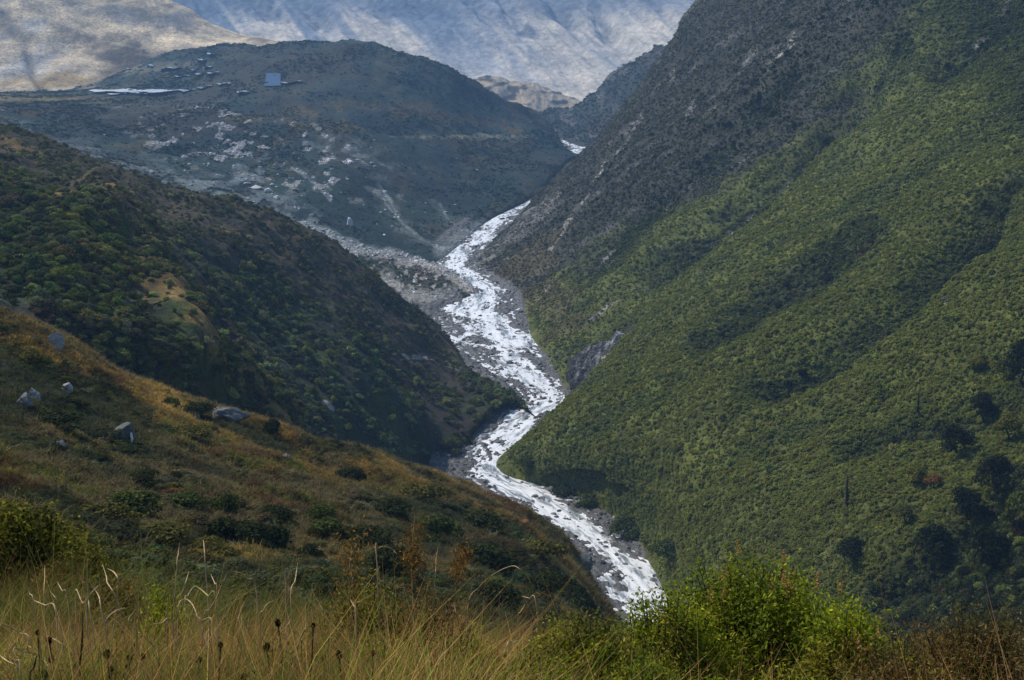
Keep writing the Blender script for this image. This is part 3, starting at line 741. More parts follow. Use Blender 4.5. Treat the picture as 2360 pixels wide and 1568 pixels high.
def foliage_mat(name, source, translucent=0.35, var=0.5):
    """source: 'INSTANCER' (scattered cover), 'OBJECT' (single plants) or an RGB."""
    m, nt, out = new_mat(name)
    if source == 'INSTANCER':
        a = nd(nt, "ShaderNodeAttribute", attribute_name="tint", attribute_type='INSTANCER').outputs["Color"]
    elif source == 'OBJECT':
        a = nd(nt, "ShaderNodeObjectInfo").outputs["Color"]
    elif source == 'LEAF':
        a = nd(nt, "ShaderNodeAttribute", attribute_name="leaf").outputs["Color"]
    else:
        r = nd(nt, "ShaderNodeRGB"); r.outputs[0].default_value = (*source, 1); a = r.outputs[0]
    geo = nd(nt, "ShaderNodeNewGeometry")
    rr = ramp(nt, geo.outputs["Random Per Island"], [(0, (1 - var,) * 3), (.5, (1, 1, 1)), (1, (1 + var * 1.3, 1 + var * 1.2, 1 + var * .7))])
    c = mul_col(nt, a, rr.outputs[0])
    d = nd(nt, "ShaderNodeBsdfDiffuse"); t = nd(nt, "ShaderNodeBsdfTranslucent")
    nt.links.new(c, d.inputs["Color"])
    warm = nd(nt, "ShaderNodeMix", data_type='RGBA', blend_type='MULTIPLY'); warm.inputs["Factor"].default_value = 1
    warm.inputs["B"].default_value = (1.3, 1.25, .6, 1); nt.links.new(c, warm.inputs["A"])
    nt.links.new(warm.outputs["Result"], t.inputs["Color"])
    mx = nd(nt, "ShaderNodeMixShader"); mx.inputs[0].default_value = translucent
    nt.links.new(d.outputs[0], mx.inputs[1]); nt.links.new(t.outputs[0], mx.inputs[2])
    nt.links.new(mx.outputs[0], out.inputs["Surface"])
    return m

M_cover = foliage_mat("scrub_leaves", 'INSTANCER', .3, .28)
M_bush = foliage_mat("bush_leaves", 'OBJECT', .3, .5)

def leaf_quads(P, N, L, Wd, rng):
    """A leaf quad at each P, facing roughly N; lengths L, widths Wd."""
    n = len(P)
    N = N + rng.normal(0, .45, (n, 3)); N /= np.linalg.norm(N, axis=1, keepdims=True) + 1e-9
    r = rng.normal(0, 1, (n, 3))
    U = np.cross(N, r); U /= np.linalg.norm(U, axis=1, keepdims=True) + 1e-9
    Vv = np.cross(N, U)
    L = np.broadcast_to(np.asarray(L), (n,))[:, None] * .5; Wd = np.broadcast_to(np.asarray(Wd), (n,))[:, None] * .5
    Q = np.stack([P - U * L, P + Vv * Wd - U * L * .1, P + U * L, P - Vv * Wd - U * L * .1], 1)
    return Q.reshape(-1, 3)

def quads_faces(n):
    return np.arange(n * 4, dtype=np.int32).reshape(n, 4)

def shrub_mesh(name, seed, lobes, per_lobe, leaf, mat, flat=.8):
    """A rounded shrub of unit radius: leaf clumps gathered in lobes over a dome, stems below."""
    r = np.random.default_rng(seed)
    P, N = [], []
    for k in range(lobes):
        a = r.uniform(0, 2 * math.pi); e = r.uniform(0, 1) ** .7 * math.pi / 2
        R = r.uniform(.42, .78)
        c = np.array([math.cos(a) * math.cos(e) * R, math.sin(a) * math.cos(e) * R, math.sin(e) * R * flat + .18])
        lr = r.uniform(.26, .44)
        d = r.normal(0, 1, (per_lobe, 3)); d[:, 2] = np.abs(d[:, 2]) * .9 + r.uniform(-.5, .3, per_lobe)
        d /= np.linalg.norm(d, axis=1, keepdims=True)
        rad = lr * r.uniform(.55, 1.08, (per_lobe, 1))
        P.append(c + d * rad * np.array([1, 1, .85])); N.append(d)
    P = np.concatenate(P); N = np.concatenate(N)
    P[:, 2] = np.maximum(P[:, 2], -.05)
    V = leaf_quads(P, N, leaf * r.uniform(.7, 1.4, len(P)), leaf * .7 * r.uniform(.7, 1.3, len(P)), r)
    return mesh_np(name, V, quads_faces(len(P)), mat, False)

protos = {}
def proto_set(key, n, lobes, per, leaf, seed, flat=.8, mat=None):
    c = bpy.data.collections.new("plants_" + key)
    for i in range(n):
        o = bpy.data.objects.new("scrub_clump", shrub_mesh("scrub_clump", seed + i, lobes, per, leaf, mat or M_cover, flat))
        c.objects.link(o)
    protos[key] = c
proto_set("far", 4, 5, 16, .42, 300)
proto_set("mid", 6, 8, 34, .26, 320)
proto_set("near", 6, 12, 90, .15, 340)

# low tufts of turf and heath: bundles of blades
def tuft_mesh(name, seed, blades, h, spread, width, mat, bend=.5, segs=3):
    r = np.random.default_rng(seed)
    V, F = [], []
    n = 0
    for k in range(blades):
        a = r.uniform(0, 2 * math.pi); rr = spread * math.sqrt(r.uniform(0, 1))
        b = np.array([math.cos(a) * rr, math.sin(a) * rr, 0])
        la = r.uniform(0, 2 * math.pi); hh = h * r.uniform(.45, 1.1); bd = bend * r.uniform(.2, 1.2) * hh
        out = np.array([math.cos(la), math.sin(la), 0]); side = np.array([-math.sin(la + r.uniform(-1, 1)), math.cos(la), 0])
        for s in range(segs + 1):
            t = s / segs
            p = b + out * bd * t * t + np.array([0, 0, hh * (t - .25 * bend * t * t)])
            w = width * (1 - t) ** .7 * .5 + width * .06
            V += [p - side * w, p + side * w]
            if s:
                F.append((n + 2 * s - 2, n + 2 * s - 1, n + 2 * s + 1, n + 2 * s))
        n += 2 * (segs + 1)
    return mesh_np(name, V, F, mat, False)

def scatter_group(coll):
    ng = bpy.data.node_groups.new("scatter", 'GeometryNodeTree')
    ng.interface.new_socket("Geometry", in_out='INPUT', socket_type='NodeSocketGeometry')
    ng.interface.new_socket("Geometry", in_out='OUTPUT', socket_type='NodeSocketGeometry')
    gi = ng.nodes.new("NodeGroupInput"); go = ng.nodes.new("NodeGroupOutput")
    iop = ng.nodes.new("GeometryNodeInstanceOnPoints")
    ci = ng.nodes.new("GeometryNodeCollectionInfo")
    ci.inputs["Collection"].default_value = coll
    ci.inputs["Separate Children"].default_value = True
    ci.inputs["Reset Children"].default_value = True
    def attr(nm, ty):
        n = ng.nodes.new("GeometryNodeInputNamedAttribute"); n.data_type = ty; n.inputs["Name"].default_value = nm
        return n.outputs["Attribute"]
    L = ng.links
    L.new(gi.outputs[0], iop.inputs["Points"]); L.new(ci.outputs[0], iop.inputs["Instance"])
    iop.inputs["Pick Instance"].default_value = True
    L.new(attr("pick", 'INT'), iop.inputs["Instance Index"])
    L.new(attr("turn", 'FLOAT_VECTOR'), iop.inputs["Rotation"])
    L.new(attr("size", 'FLOAT_VECTOR'), iop.inputs["Scale"])
    L.new(iop.outputs[0], go.inputs[0])
    return ng

def scatter(name, P, size, tint, key, tilt=.12):
    n = len(P)
    me = bpy.data.meshes.new(name)
    me.vertices.add(n); me.vertices.foreach_set("co", np.asarray(P, np.float32).ravel())
    turn = np.zeros((n, 3), np.float32); turn[:, 2] = rng.uniform(0, 6.283, n); turn[:, :2] = rng.normal(0, tilt, (n, 2))
    a = me.attributes.new("turn", 'FLOAT_VECTOR', 'POINT'); a.data.foreach_set("vector", turn.ravel())
    a = me.attributes.new("size", 'FLOAT_VECTOR', 'POINT'); a.data.foreach_set("vector", np.asarray(size, np.float32).ravel())
    a = me.attributes.new("pick", 'INT', 'POINT'); a.data.foreach_set("value", rng.integers(0, len(protos[key].objects), n).astype(np.int32))
    set_color(me, "tint", tint)
    o = link(bpy.data.objects.new(name, me))
    md = o.modifiers.new("scatter", 'NODES'); md.node_group = scatter_group(protos[key])
    tag(o, kind="stuff")
    return o

def sample(name, n, density, window=(-140, 2500, -80, 1680), seed=0):
    """n points of a stretch of terrain, by area and density, inside the stretch a viewer nearby could see."""
    L = LAND[name]; P = L["P"]
    a = P[1:, :-1] - P[:-1, :-1]; b = P[:-1, 1:] - P[:-1, :-1]
    area = np.linalg.norm(np.cross(a, b), axis=-1)
    X, Y = L["X"][:-1, :-1], L["Y"][:-1, :-1]
    w = area * density[:-1, :-1] * ((X > window[0]) & (X < window[1]) & (Y > window[2]) & (Y < window[3]))
    r = np.random.default_rng(seed)
    k = r.choice(w.size, n, p=(w / w.sum()).ravel())
    i, j = np.unravel_index(k, w.shape)
    u, v = r.uniform(0, 1, (2, n, 1))
    p = P[i, j] * (1 - u) * (1 - v) + P[i + 1, j] * u * (1 - v) + P[i, j + 1] * (1 - u) * v + P[i + 1, j + 1] * u * v
    return p, L["C"][i, j], L["X"][i, j], L["Y"][i, j], L["D"][i, j], L["N"][i, j]

def jitter(C, amt=.3, seed=0):
    r = np.random.default_rng(seed)
    f = np.exp(r.normal(0, amt, (len(C), 1))) * np.exp(r.normal(0, amt * .25, (len(C), 3)))
    return np.clip(C * f, .004, .8)

# ---- scrub on the steep mountainside
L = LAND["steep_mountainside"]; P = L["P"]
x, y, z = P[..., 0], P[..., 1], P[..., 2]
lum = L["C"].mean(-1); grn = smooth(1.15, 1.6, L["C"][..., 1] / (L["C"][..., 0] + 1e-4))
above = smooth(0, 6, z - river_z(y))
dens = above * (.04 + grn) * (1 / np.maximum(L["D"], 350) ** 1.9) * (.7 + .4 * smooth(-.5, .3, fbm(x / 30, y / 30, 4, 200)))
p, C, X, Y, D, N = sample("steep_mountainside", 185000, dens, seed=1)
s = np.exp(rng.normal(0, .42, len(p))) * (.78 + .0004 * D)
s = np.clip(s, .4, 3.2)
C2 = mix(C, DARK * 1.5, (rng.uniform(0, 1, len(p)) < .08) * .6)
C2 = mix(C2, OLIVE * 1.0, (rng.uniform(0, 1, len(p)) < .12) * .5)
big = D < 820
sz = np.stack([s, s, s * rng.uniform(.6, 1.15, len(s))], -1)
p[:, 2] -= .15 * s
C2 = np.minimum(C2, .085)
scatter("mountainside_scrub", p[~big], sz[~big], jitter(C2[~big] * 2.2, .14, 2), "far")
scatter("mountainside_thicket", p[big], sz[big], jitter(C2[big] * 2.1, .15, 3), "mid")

# taller dark brush in the gullies and on the low corner whose shade is painted in
L = LAND["steep_mountainside"]; P = L["P"]
drk = (1 - smooth(.022, .040, L["C"].mean(-1))) * above * (L["D"] < 1500) * grn.clip(.2, 1)
p, C, X, Y, D, N = sample("steep_mountainside", 3000, drk / np.maximum(L["D"], 350) ** 1.3, seed=14)
s = np.clip(np.exp(rng.normal(0, .4, len(p))) * 1.7, .7, 3.6)
C2 = mix(np.broadcast_to(DARK * 1.2, C.shape).copy(), OLIVE * .8, rng.uniform(0, 1, len(p)) ** 4)
C2 = mix(C2, RUST * .8, (rng.uniform(0, 1, len(p)) < .06) * .8)
scatter("gully_brush", p - np.array([0, 0, .2]), np.stack([s, s, s * rng.uniform(.8, 1.5, len(s))], -1), jitter(C2, .3, 15), "near")

# scattered taller shrubs of other kinds break the cover
p, C, X, Y, D, N = sample("steep_mountainside", 2600, above * grn * (fbm(x / 45, y / 45, 3, 203) > -.1) / np.maximum(L["D"], 350) ** 1.3, seed=16)
s = np.clip(np.exp(rng.normal(0, .35, len(p))) * 1.35, .7, 2.8)
C2 = mix(np.broadcast_to(GREEN * 1.5, C.shape).copy(), OLIVE * 1.7, rng.uniform(0, 1, len(p)))
C2 = mix(C2, DARK * 2.2, (rng.uniform(0, 1, len(p)) < .35) * .9)
scatter("mixed_shrubs", p - np.array([0, 0, .2]), np.stack([s, s, s * rng.uniform(.8, 1.4, len(s))], -1), jitter(C2, .25, 17), "near")

# ---- brush on the left hillside
L = LAND["brushy_hillside"]; P = L["P"]; x, y, z = P[..., 0], P[..., 1], P[..., 2]
gold = smooth(1.25, 1.7, L["C"][..., 0] / (L["C"][..., 1] + 1e-4)) * smooth(.05, .1, L["C"].mean(-1))
bush = smooth(-.35, .3, fbm(x / 24, y / 30, 4, 205))
dens = smooth(0, 4, z - river_z(y)) * (1 - .93 * gold) * (.12 + bush) / np.maximum(L["D"], 250) ** 1.1
p, C, X, Y, D, N = sample("brushy_hillside", 26000, dens, seed=4)
s = np.clip(np.exp(rng.normal(.05, .45, len(p))) * (1.05 + .0012 * D), .5, 5.5)
upper = 1 - smooth(20, 150, line_dist(X, Y, [(-100, 290), (200, 380), (400, 465), (600, 515), (760, 600), (900, 720), (1050, 820)])[0])
s = s * (1 - .5 * upper)
C2 = mix(C, GREEN * .62, (rng.uniform(0, 1, len(p)) < .35) * .75 * (1 - upper))
C2 = mix(C2, DARK * 1.1, (rng.uniform(0, 1, len(p)) < .25) * .8)
C2 = mix(C2, OLIVE * .55, (rng.uniform(0, 1, len(p)) < .2) * .8)
C2 = mix(C2, OLIVE * .8, (rng.uniform(0, 1, len(p)) < .05 + .2 * (fbm(p[:, 0] / 40, p[:, 1] / 40, 3, 206) > .35)) * .7)
sz = np.stack([s, s, s * rng.uniform(.65, 1.2, len(s))], -1)
p[:, 2] -= .12 * s
C2 = np.minimum(C2, np.array([.046, .052, .024]))
near_ = D < 620
scatter("hillside_brush", p[~near_], sz[~near_], jitter(C2[~near_] * 2.4, .34, 5), "mid")
scatter("hillside_thicket", p[near_], sz[near_], jitter(C2[near_] * 2.3, .34, 6), "near")

# ---- scrub of the far hill: small and sparse
L = LAND["far_hill"]; P = L["P"]; x, y, z = P[..., 0], P[..., 1], P[..., 2]
dens = (1 - smooth(.06, .14, L["C"].mean(-1))) * smooth(0, 4, z - river_z(y)) * (.1 + smooth(-.3, .4, fbm(x / 60, y / 120, 4, 210)) ** 2) / np.maximum(L["D"], 900) ** 1.2
p, C, X, Y, D, N = sample("far_hill", 24000, dens, seed=7)
s = np.clip(np.exp(rng.normal(0, .35, len(p))) * (.5 + .0007 * D), .5, 5)
scatter("far_hill_scrub", p - np.array([0, 0, .3]), np.stack([s * 1.2, s * 1.2, s * .65], -1), jitter(np.minimum(C, .05) * 1.7, .3, 8), "far")
L = LAND["river_terrace"]
p, C, X, Y, D, N = sample("river_terrace", 1800, 1 - smooth(.06, .14, L["C"].mean(-1)), seed=8)
s = np.clip(np.exp(rng.normal(0, .35, len(p))) * 1.5, .5, 4)
scatter("terrace_scrub", p, np.stack([s, s, s * .6], -1), jitter(np.minimum(C, .05) * 1.7, .3, 8), "far")
L = LAND["far_spur"]
p, C, X, Y, D, N = sample("far_spur", 5000, smooth(0, 4, L["P"][..., 2] - river_z(L["P"][..., 1])) + 0 * L["D"], seed=9)
s = np.clip(np.exp(rng.normal(0, .35, len(p))) * 3.2, .5, 7)
scatter("far_spur_scrub", p, np.stack([s, s, s * .8], -1), jitter(C * 1.5, .3, 9), "far")

# ---- turf and heath on the near spur
M_turf = foliage_mat("turf_blades", 'INSTANCER', .35, .4)
c = bpy.data.collections.new("plants_turf")
for i in range(4):
    c.objects.link(bpy.data.objects.new("turf_tuft", tuft_mesh("turf_tuft", 400 + i, 46, .5, .55, .05, M_turf, .9, 2)))
protos["turf"] = c
L = LAND["near_hillside"]; P = L["P"]; x, y, z = P[..., 0], P[..., 1], P[..., 2]
dens = (.2 + smooth(.03, .08, L["C"].mean(-1))) / np.maximum(L["D"], 60) ** 1.3
p, C, X, Y, D, N = sample("near_hillside", 120000, dens, window=(-140, 1600, 500, 1640), seed=10)
s = np.clip(np.exp(rng.normal(0, .3, len(p))) * (.55 + .0030 * D), .4, 2.2)
scatter("hillside_turf", p - np.array([0, 0, .03]), np.stack([s * 1.2, s * 1.2, s * .75], -1), jitter(C * 1.6, .25, 11), "turf", .2)
bush = smooth(-.1, .4, fbm(x / 11, y / 16, 4, 215) + .35 * smooth(1060, 1300, L["Y"]) - .1)
dens = bush * (1.2 - smooth(.06, .11, L["C"].mean(-1))) / np.maximum(L["D"], 60) ** .9
p, C, X, Y, D, N = sample("near_hillside", 12000, dens, window=(-140, 1600, 500, 1640), seed=12)
s = np.clip(np.exp(rng.normal(0, .4, len(p))) * .85, .3, 1.9)
C2 = mix(C, DARK * 1.4, rng.uniform(0, 1, len(p)) * .9); C2 = mix(C2, OLIVE * .6, (rng.uniform(0, 1, len(p)) < .25) * .7)
scatter("hillside_heath", p - np.array([0, 0, .1]), np.stack([s * 1.15, s * 1.15, s * .62], -1), jitter(C2 * 1.5, .3, 13), "near")

# ---- stones of the gravel bars, banks and the scree fan
for key, n0 in (("stone", 560),):
    c = bpy.data.collections.new("stones")
    M_stone, nt, out = new_mat("loose_stone")
    b = nd(nt, "ShaderNodeBsdfPrincipled"); b.inputs["Roughness"].default_value = .8
    a = nd(nt, "ShaderNodeAttribute", attribute_name="tint", attribute_type='INSTANCER')
    nt.links.new(a.outputs["Color"], b.inputs["Base Color"]); nt.links.new(b.outputs[0], out.inputs["Surface"])
    for i in range(5):
        r_ = np.random.default_rng(n0 + i)
        th = np.linspace(0, math.pi, 6); ph = np.linspace(0, 2 * math.pi, 8, endpoint=False)
        T_, P_ = np.meshgrid(th, ph, indexing='ij')
        Q = np.stack([np.sin(T_) * np.cos(P_), np.sin(T_) * np.sin(P_), np.cos(T_)], -1) * r_.uniform(.7, 1.15, (6, 8, 1)) * np.array([1, .8, .6])
        Q[0] = Q[0, 0]; Q[-1] = Q[-1, 0]
        ii = np.arange(48).reshape(6, 8); jj = np.roll(ii, -1, axis=1)
        me = mesh_np("stone", Q, np.stack([ii[:-1], ii[1:], jj[1:], jj[:-1]], -1).reshape(-1, 4), M_stone, False)
        c.objects.link(bpy.data.objects.new("stone", me))
    protos["stone"] = c
r_ = np.random.default_rng(77)
n = 9000
i = r_.integers(0, 1100, n); j = r_.integers(0, nt_, n)
keep = r_.uniform(0, 1, n) < np.clip((900 / np.maximum(bedY[i, j], 500)) ** 1.0, 0, 1) * (.25 + .75 * smooth(-.3, .3, bedZ[i, j] - base[i, j]))
i, j = i[keep], j[keep]
p = np.stack([bedX[i, j], bedY[i, j], bedZ[i, j]], -1) + r_.normal(0, .4, (len(i), 3)) * np.array([1, 1, 0])
s = np.exp(r_.normal(-.55, .5, len(p))) * (.7 + .0005 * p[:, 1])
g = np.exp(r_.normal(-2.5, .6, (len(p), 1))) * np.array([1, 1, 1.03])
scatter("river_cobbles", p, np.stack([s, s, s], -1), np.clip(g, .02, .6), "stone", .4)
for nm, num, sd in (("river_terrace", 3500, 21), ("far_hill", 5000, 22)):
    L = LAND[nm]; lumi = L["C"].mean(-1)
    p, C, X, Y, D, N = sample(nm, num, smooth(.11, .22, lumi) * (L["Y"] > 225), seed=sd)
    s = np.exp(r_.normal(-.2, .5, len(p))) * (.4 + .0004 * D)
    scatter(nm + "_stones", p, np.stack([s, s, s], -1), np.clip(np.exp(r_.normal(-1.3, .5, (len(p), 1))) * np.ones(3), .03, .7), "stone", .4)

# ------------------------------------------------------------------ rocks
def rock_mat():
    m, nt, out = new_mat("weathered_rock")
    b = nd(nt, "ShaderNodeBsdfPrincipled"); b.inputs["Roughness"].default_value = .85
    tc = nd(nt, "ShaderNodeTexCoord"); oi = nd(nt, "ShaderNodeObjectInfo")
    n1 = noise(nt, 3.0, 7, .7, tc.outputs["Object"]); n2 = noise(nt, 1.1, 4, .6, tc.outputs["Object"], .6)
    r1 = ramp(nt, n1.outputs["Fac"], [(.3, (.5, .5, .5)), (.52, (1, 1, 1)), (.75, (1.5, 1.48, 1.42))])
    r2 = ramp(nt, n2.outputs["Fac"], [(.35, (.62, .66, .6)), (.6, (1.05, 1.05, 1.05))])
    nt.links.new(mul_col(nt, mul_col(nt, oi.outputs["Color"], r1.outputs[0]), r2.outputs[0]), b.inputs["Base Color"])
    bp = nd(nt, "ShaderNodeBump"); bp.inputs["Strength"].default_value = .7; bp.inputs["Distance"].default_value = .15
    nt.links.new(n1.outputs["Fac"], bp.inputs["Height"]); nt.links.new(bp.outputs[0], b.inputs["Normal"])
    nt.links.new(b.outputs[0], out.inputs["Surface"])
    return m
M_rock = rock_mat()

def rock_mesh(name, seed, scale=(1, 1, 1), cuts=9, rough=.12, nu=20, nv=30):
    r = np.random.default_rng(seed)
    th = np.linspace(0, math.pi, nu); ph = np.linspace(0, 2 * math.pi, nv, endpoint=False)
    T, Ph = np.meshgrid(th, ph, indexing='ij')
    P = np.stack([np.sin(T) * np.cos(Ph), np.sin(T) * np.sin(Ph), np.cos(T)], -1)
    for k in range(cuts):
        n = r.normal(0, 1, 3); n[2] = abs(n[2]) * .8 if k % 3 else n[2]; n /= np.linalg.norm(n)
        d = r.uniform(.55, .86)
        over = np.maximum((P @ n) - d, 0)
        P = P - over[..., None] * n * .92
    nn = fbm(P[..., 0] * 2.2 + seed, P[..., 1] * 2.2 + P[..., 2] * 1.7, 4, seed)
    P = P * (1 + rough * nn)[..., None] * np.array(scale)
    i = np.arange(nu * nv).reshape(nu, nv); j = np.roll(i, -1, axis=1)
    F = np.stack([i[:-1], i[1:], j[1:], j[:-1]], -1).reshape(-1, 4)
    return mesh_np(name, P, F, M_rock, False)

def rock(name, where, X, Y, wpx, hpx, seed, colour, label, group=None, cat="boulder", depth=1.0, turn=0.0, cuts=9, rough=.12):
    """One stone: wpx by hpx in the survey, its foot at row Y."""
    p, D = at(where, X, Y)
    w, h = wpx * D / F_REF, hpx * D / F_REF
    o = link(bpy.data.objects.new(name, rock_mesh(name, seed, (w * .55, w * .5 * depth, h * .72), cuts, rough)))
    o.location = p + Vector((0, 0, h * .26)); o.rotation_euler = (0, 0, turn)
    o.color = (*colour, 1)
    return tag(o, label, cat, group)

PALE = (.23, .235, .245); MIDG = (.12, .125, .13); DARKG = (.075, .085, .085)
o = rock("standing_boulder", "near_hillside", 287, 1014, 46, 52, 3, DARKG, "tall dark egg-shaped boulder with rim light put in as a pale right edge, standing in the turf", depth=.8, cuts=3, rough=.05)
ch = link(bpy.data.objects.new("chipped_edge", rock_mesh("chipped_edge", 33, (.22, .5, .85), 6)), o)
ch.location = (1.25, -.55, -.1); ch.color = (.6, .6, .6, 1)  # pale slab added in place of rim light on the boulder's right side
rock("boulder", "near_hillside", 151, 899, 30, 22, 4, PALE, "pale pointed boulder alone on the golden turf, upper left of the dark egg-shaped one")
rock("boulder", "near_hillside", 60, 932, 40, 32, 5, MIDG, "grey cracked boulder, lower of the leaning pair at the left edge of the spur", "leaning pair of boulders")
rock("boulder", "near_hillside", 78, 922, 28, 32, 6, PALE, "pale capped boulder, upper of the leaning pair at the left edge of the spur", "leaning pair of boulders")
rock("boulder", "near_hillside", 440, 962, 34, 24, 7, MIDG, "squarish grey boulder low in the turf near the crest, right of the egg-shaped one")
rock("rock_slab", "near_hillside", 525, 968, 90, 44, 8, (.10, .105, .11), "broad dark slab with a pale upper edge lying on the spur's crest", cat="rock", depth=.6, turn=.3, cuts=12)
rock("rock", "near_hillside", 346, 996, 8, 6, 9, (.7, .7, .7), "tiny white stone just right of the egg-shaped boulder", cat="rock")
rock("rock", "near_hillside", 140, 1030, 28, 16, 10, MIDG, "low grey stone half sunk in turf below the egg-shaped boulder", cat="rock")
rock("rock", "near_hillside", 661, 1055, 24, 12, 11, PALE, "small flat grey stone on the turf below the crest's dark round bush", cat="rock")
rock("rock", "near_hillside", 312, 1203, 8, 7, 12, PALE, "small pale stone among brush at the middle of the near spur", cat="rock")
rock("rock", "near_hillside", 917, 1137, 10, 8, 13, PALE, "small pale stone in dark brush under the golden crest", cat="rock")
rock("rock", "near_hillside", 728, 1249, 9, 7, 14, PALE, "small white stone beside the round dark bush on the golden bank", cat="rock")
rock("rock_slab", "near_hillside", 592, 1346, 46, 22, 15, (.30, .33, .36), "bluish grey slab tilted in the dry grass behind the stems", cat="rock", turn=.5)
rock("rock", "near_hillside", 1352, 1300, 50, 34, 16, DARKG, "dark rock at the spur's foot where it meets the river bend", cat="rock")
rock("rock_slab", "brushy_hillside", 22, 772, 30, 8, 17, (.5, .48, .42), "flat pale slab on the brushy hillside at the left edge", cat="rock")
o = rock("rock_slab", "near_hillside", 125, 806, 40, 46, 18, (.26, .26, .27), "smooth curved grey slab sloping down through the spur's upper left", cat="rock", depth=.35, cuts=2, rough=.04); o.rotation_euler = (0, .5, .2)
rock("boulder", "far_hill", 806, 517, 15, 22, 19, (.62, .63, .64), "upright white boulder standing clear on the far hill's dark lower slope")
rock("boulder", "far_hill", 622, 440, 20, 10, 20, (.60, .60, .60), "white block, largest of the cluster above the scree on the far hill")
rock("boulder", "far_hill", 592, 430, 26, 8, 21, (.5, .5, .5), "long pale block left of the largest white block above the scree")
rock("boulder", "far_hill", 640, 456, 14, 8, 22, (.45, .45, .45), "grey-white block just below the largest white block above the scree")

# stones strewn over the far hill
protos_r = [rock_mesh("boulder", 500 + i, (1, .85, .75), 8) for i in range(5)]
for m_ in protos_r: m_.name = "boulder"
r = np.random.default_rng(51)
spots = [(555, 392), (690, 362), (610, 395), (585, 405), (750, 418), (866, 380), (820, 383), (700, 398), (640, 400), (660, 412), (720, 430), (600, 372), (570, 420), (680, 425), (760, 395), (530, 395), (510, 402), (650, 383), (735, 372), (420, 432), (470, 395), (930, 375), (912, 500), (985, 612 - 80), (1050, 470), (885, 540), (870, 515), (640, 480), (670, 492), (700, 505), (730, 512), (690, 480), (655, 465), (720, 495), (560, 455), (590, 470), (615, 488), (760, 530), (1100, 390), (790, 445), (840, 470), (880, 490), (905, 520)]
spots += [(float(r.normal(620, 120)), float(r.normal(400, 36))) for _ in range(70)] + [(float(r.uniform(200, 1150)), float(r.uniform(300, 520))) for _ in range(30)]
for X, Y in spots:
    if Y > np.interp(X, [0, 200, 400, 600, 800, 1000], [270, 345, 425, 488, 580, 700]): continue
    p, D = at("far_hill", X, Y)
    o = link(bpy.data.objects.new("boulder", protos_r[int(r.integers(5))]))
    k = float(np.exp(r.normal(0, .35))) * 1.35
    o.location = p + Vector((0, 0, .2 * k)); o.scale = (k * 1.3, k, k * float(r.uniform(.6, 1.1))); o.rotation_euler = (0, 0, float(r.uniform(0, 6)))
    g = float(r.uniform(.36, .62)); o.color = (g, g, g * 1.01, 1)
    tag(o, "small pale boulder, one of many strewn over the far hill's dark slope", "boulder", "pale boulders strewn over the far hill")

# dark stones in the white water
for m_ in [0]:
    river_protos = [rock_mesh("river_rock", 540 + i, (1, .8, .7), 9) for i in range(5)]
cnt = 0
while cnt < 240:
    i = int(r.integers(60, 980))
    t = float(np.clip(r.normal(0, .55), -1.25, 1.25))
    x_, y_ = cen[i, 0] + hw[i] * t, cen[i, 1]
    Xv, Yv, Dv = to_view(np.array([x_, y_, river_z(y_)]))
    if r.uniform() > (900 / Dv) ** .5: continue
    o = link(bpy.data.objects.new("river_rock", river_protos[int(r.integers(5))]))
    k = float(np.exp(r.normal(-.15, .45))) * (.8 + .0005 * float(Dv))
    o.location = (x_, y_, float(river_z(y_)) + .05 * k); o.scale = (k * 1.3, k * float(r.uniform(.8, 1.6)), k * .8); o.rotation_euler = (0, 0, float(r.uniform(0, 6)))
    g = float(r.uniform(.05, .2)); o.color = (g, g, g * 1.03, 1)
    tag(o, "dark wet rock breaking the white water of the river", "rock", "rocks standing in the river")
    cnt += 1

# the fissured cliff above the river bend
L = LAND["steep_mountainside"]
face = np.zeros((90, 70, 3))
uu, vv = np.meshgrid(np.linspace(0, 1, 90), np.linspace(0, 1, 70), indexing='ij')
corner = {k: np.array(at("steep_mountainside", *k)[0]) for k in ((1312, 905), (1300, 835), (1372, 812), (1455, 752), (1395, 845), (1330, 905))}
A, B, Cc, Dd = corner[(1312, 905)], corner[(1300, 835)], corner[(1455, 752)], corner[(1330, 905)]
face = (A[None, None] * ((1 - uu) * (1 - vv))[..., None] + B[None, None] * ((uu) * (1 - vv))[..., None] + Cc[None, None] * (uu * vv)[..., None] + Dd[None, None] * ((1 - uu) * vv)[..., None])
face = face + np.array([-.55, -.45, .7]) * (1.5 + 7.5 * np.sin(math.pi * np.clip(uu, 0, 1)) ** .6 * np.sin(math.pi * np.clip(vv, .0, 1)) ** .6 + 6.0 * (ridged(vv * 8 + uu * 2.5, uu * 2.2, 4, 170) - .5) + 2.6 * fbm(uu * 7, vv * 22, 5, 171))[..., None]
edge = np.minimum(np.minimum(uu, 1 - uu), np.minimum(vv, 1 - vv))
face = face - np.array([-.5, -.3, .8]) * (9 * (1 - smooth(0, .1, edge)))[..., None]
st_ = ridged(vv * 9 + uu * 2.5, uu * 1.6, 4, 172); s2_ = fbm(uu * 10, vv * 30, 4, 173)
CC = mix(np.broadcast_to(np.array([.05, .052, .056]), face.shape).copy(), [.30, .30, .31], smooth(.45, .85, st_ + .3 * s2_))
CC = mix(CC, [.02, .024, .02], smooth(.2, .7, s2_) * .8)
CC = mix(CC, [.38, .38, .38], smooth(.80, .95, vv + .08 * s2_) * smooth(.1, .4, uu) * .8)
me = mesh_np("cliff", face, grid_faces(90, 70), M_far, False); set_color(me, "land", CC.reshape(-1, 3))
o = link(bpy.data.objects.new("cliff", me))
tag(o, "bare grey fissured rock face dropping to the river at the bend", "cliff")

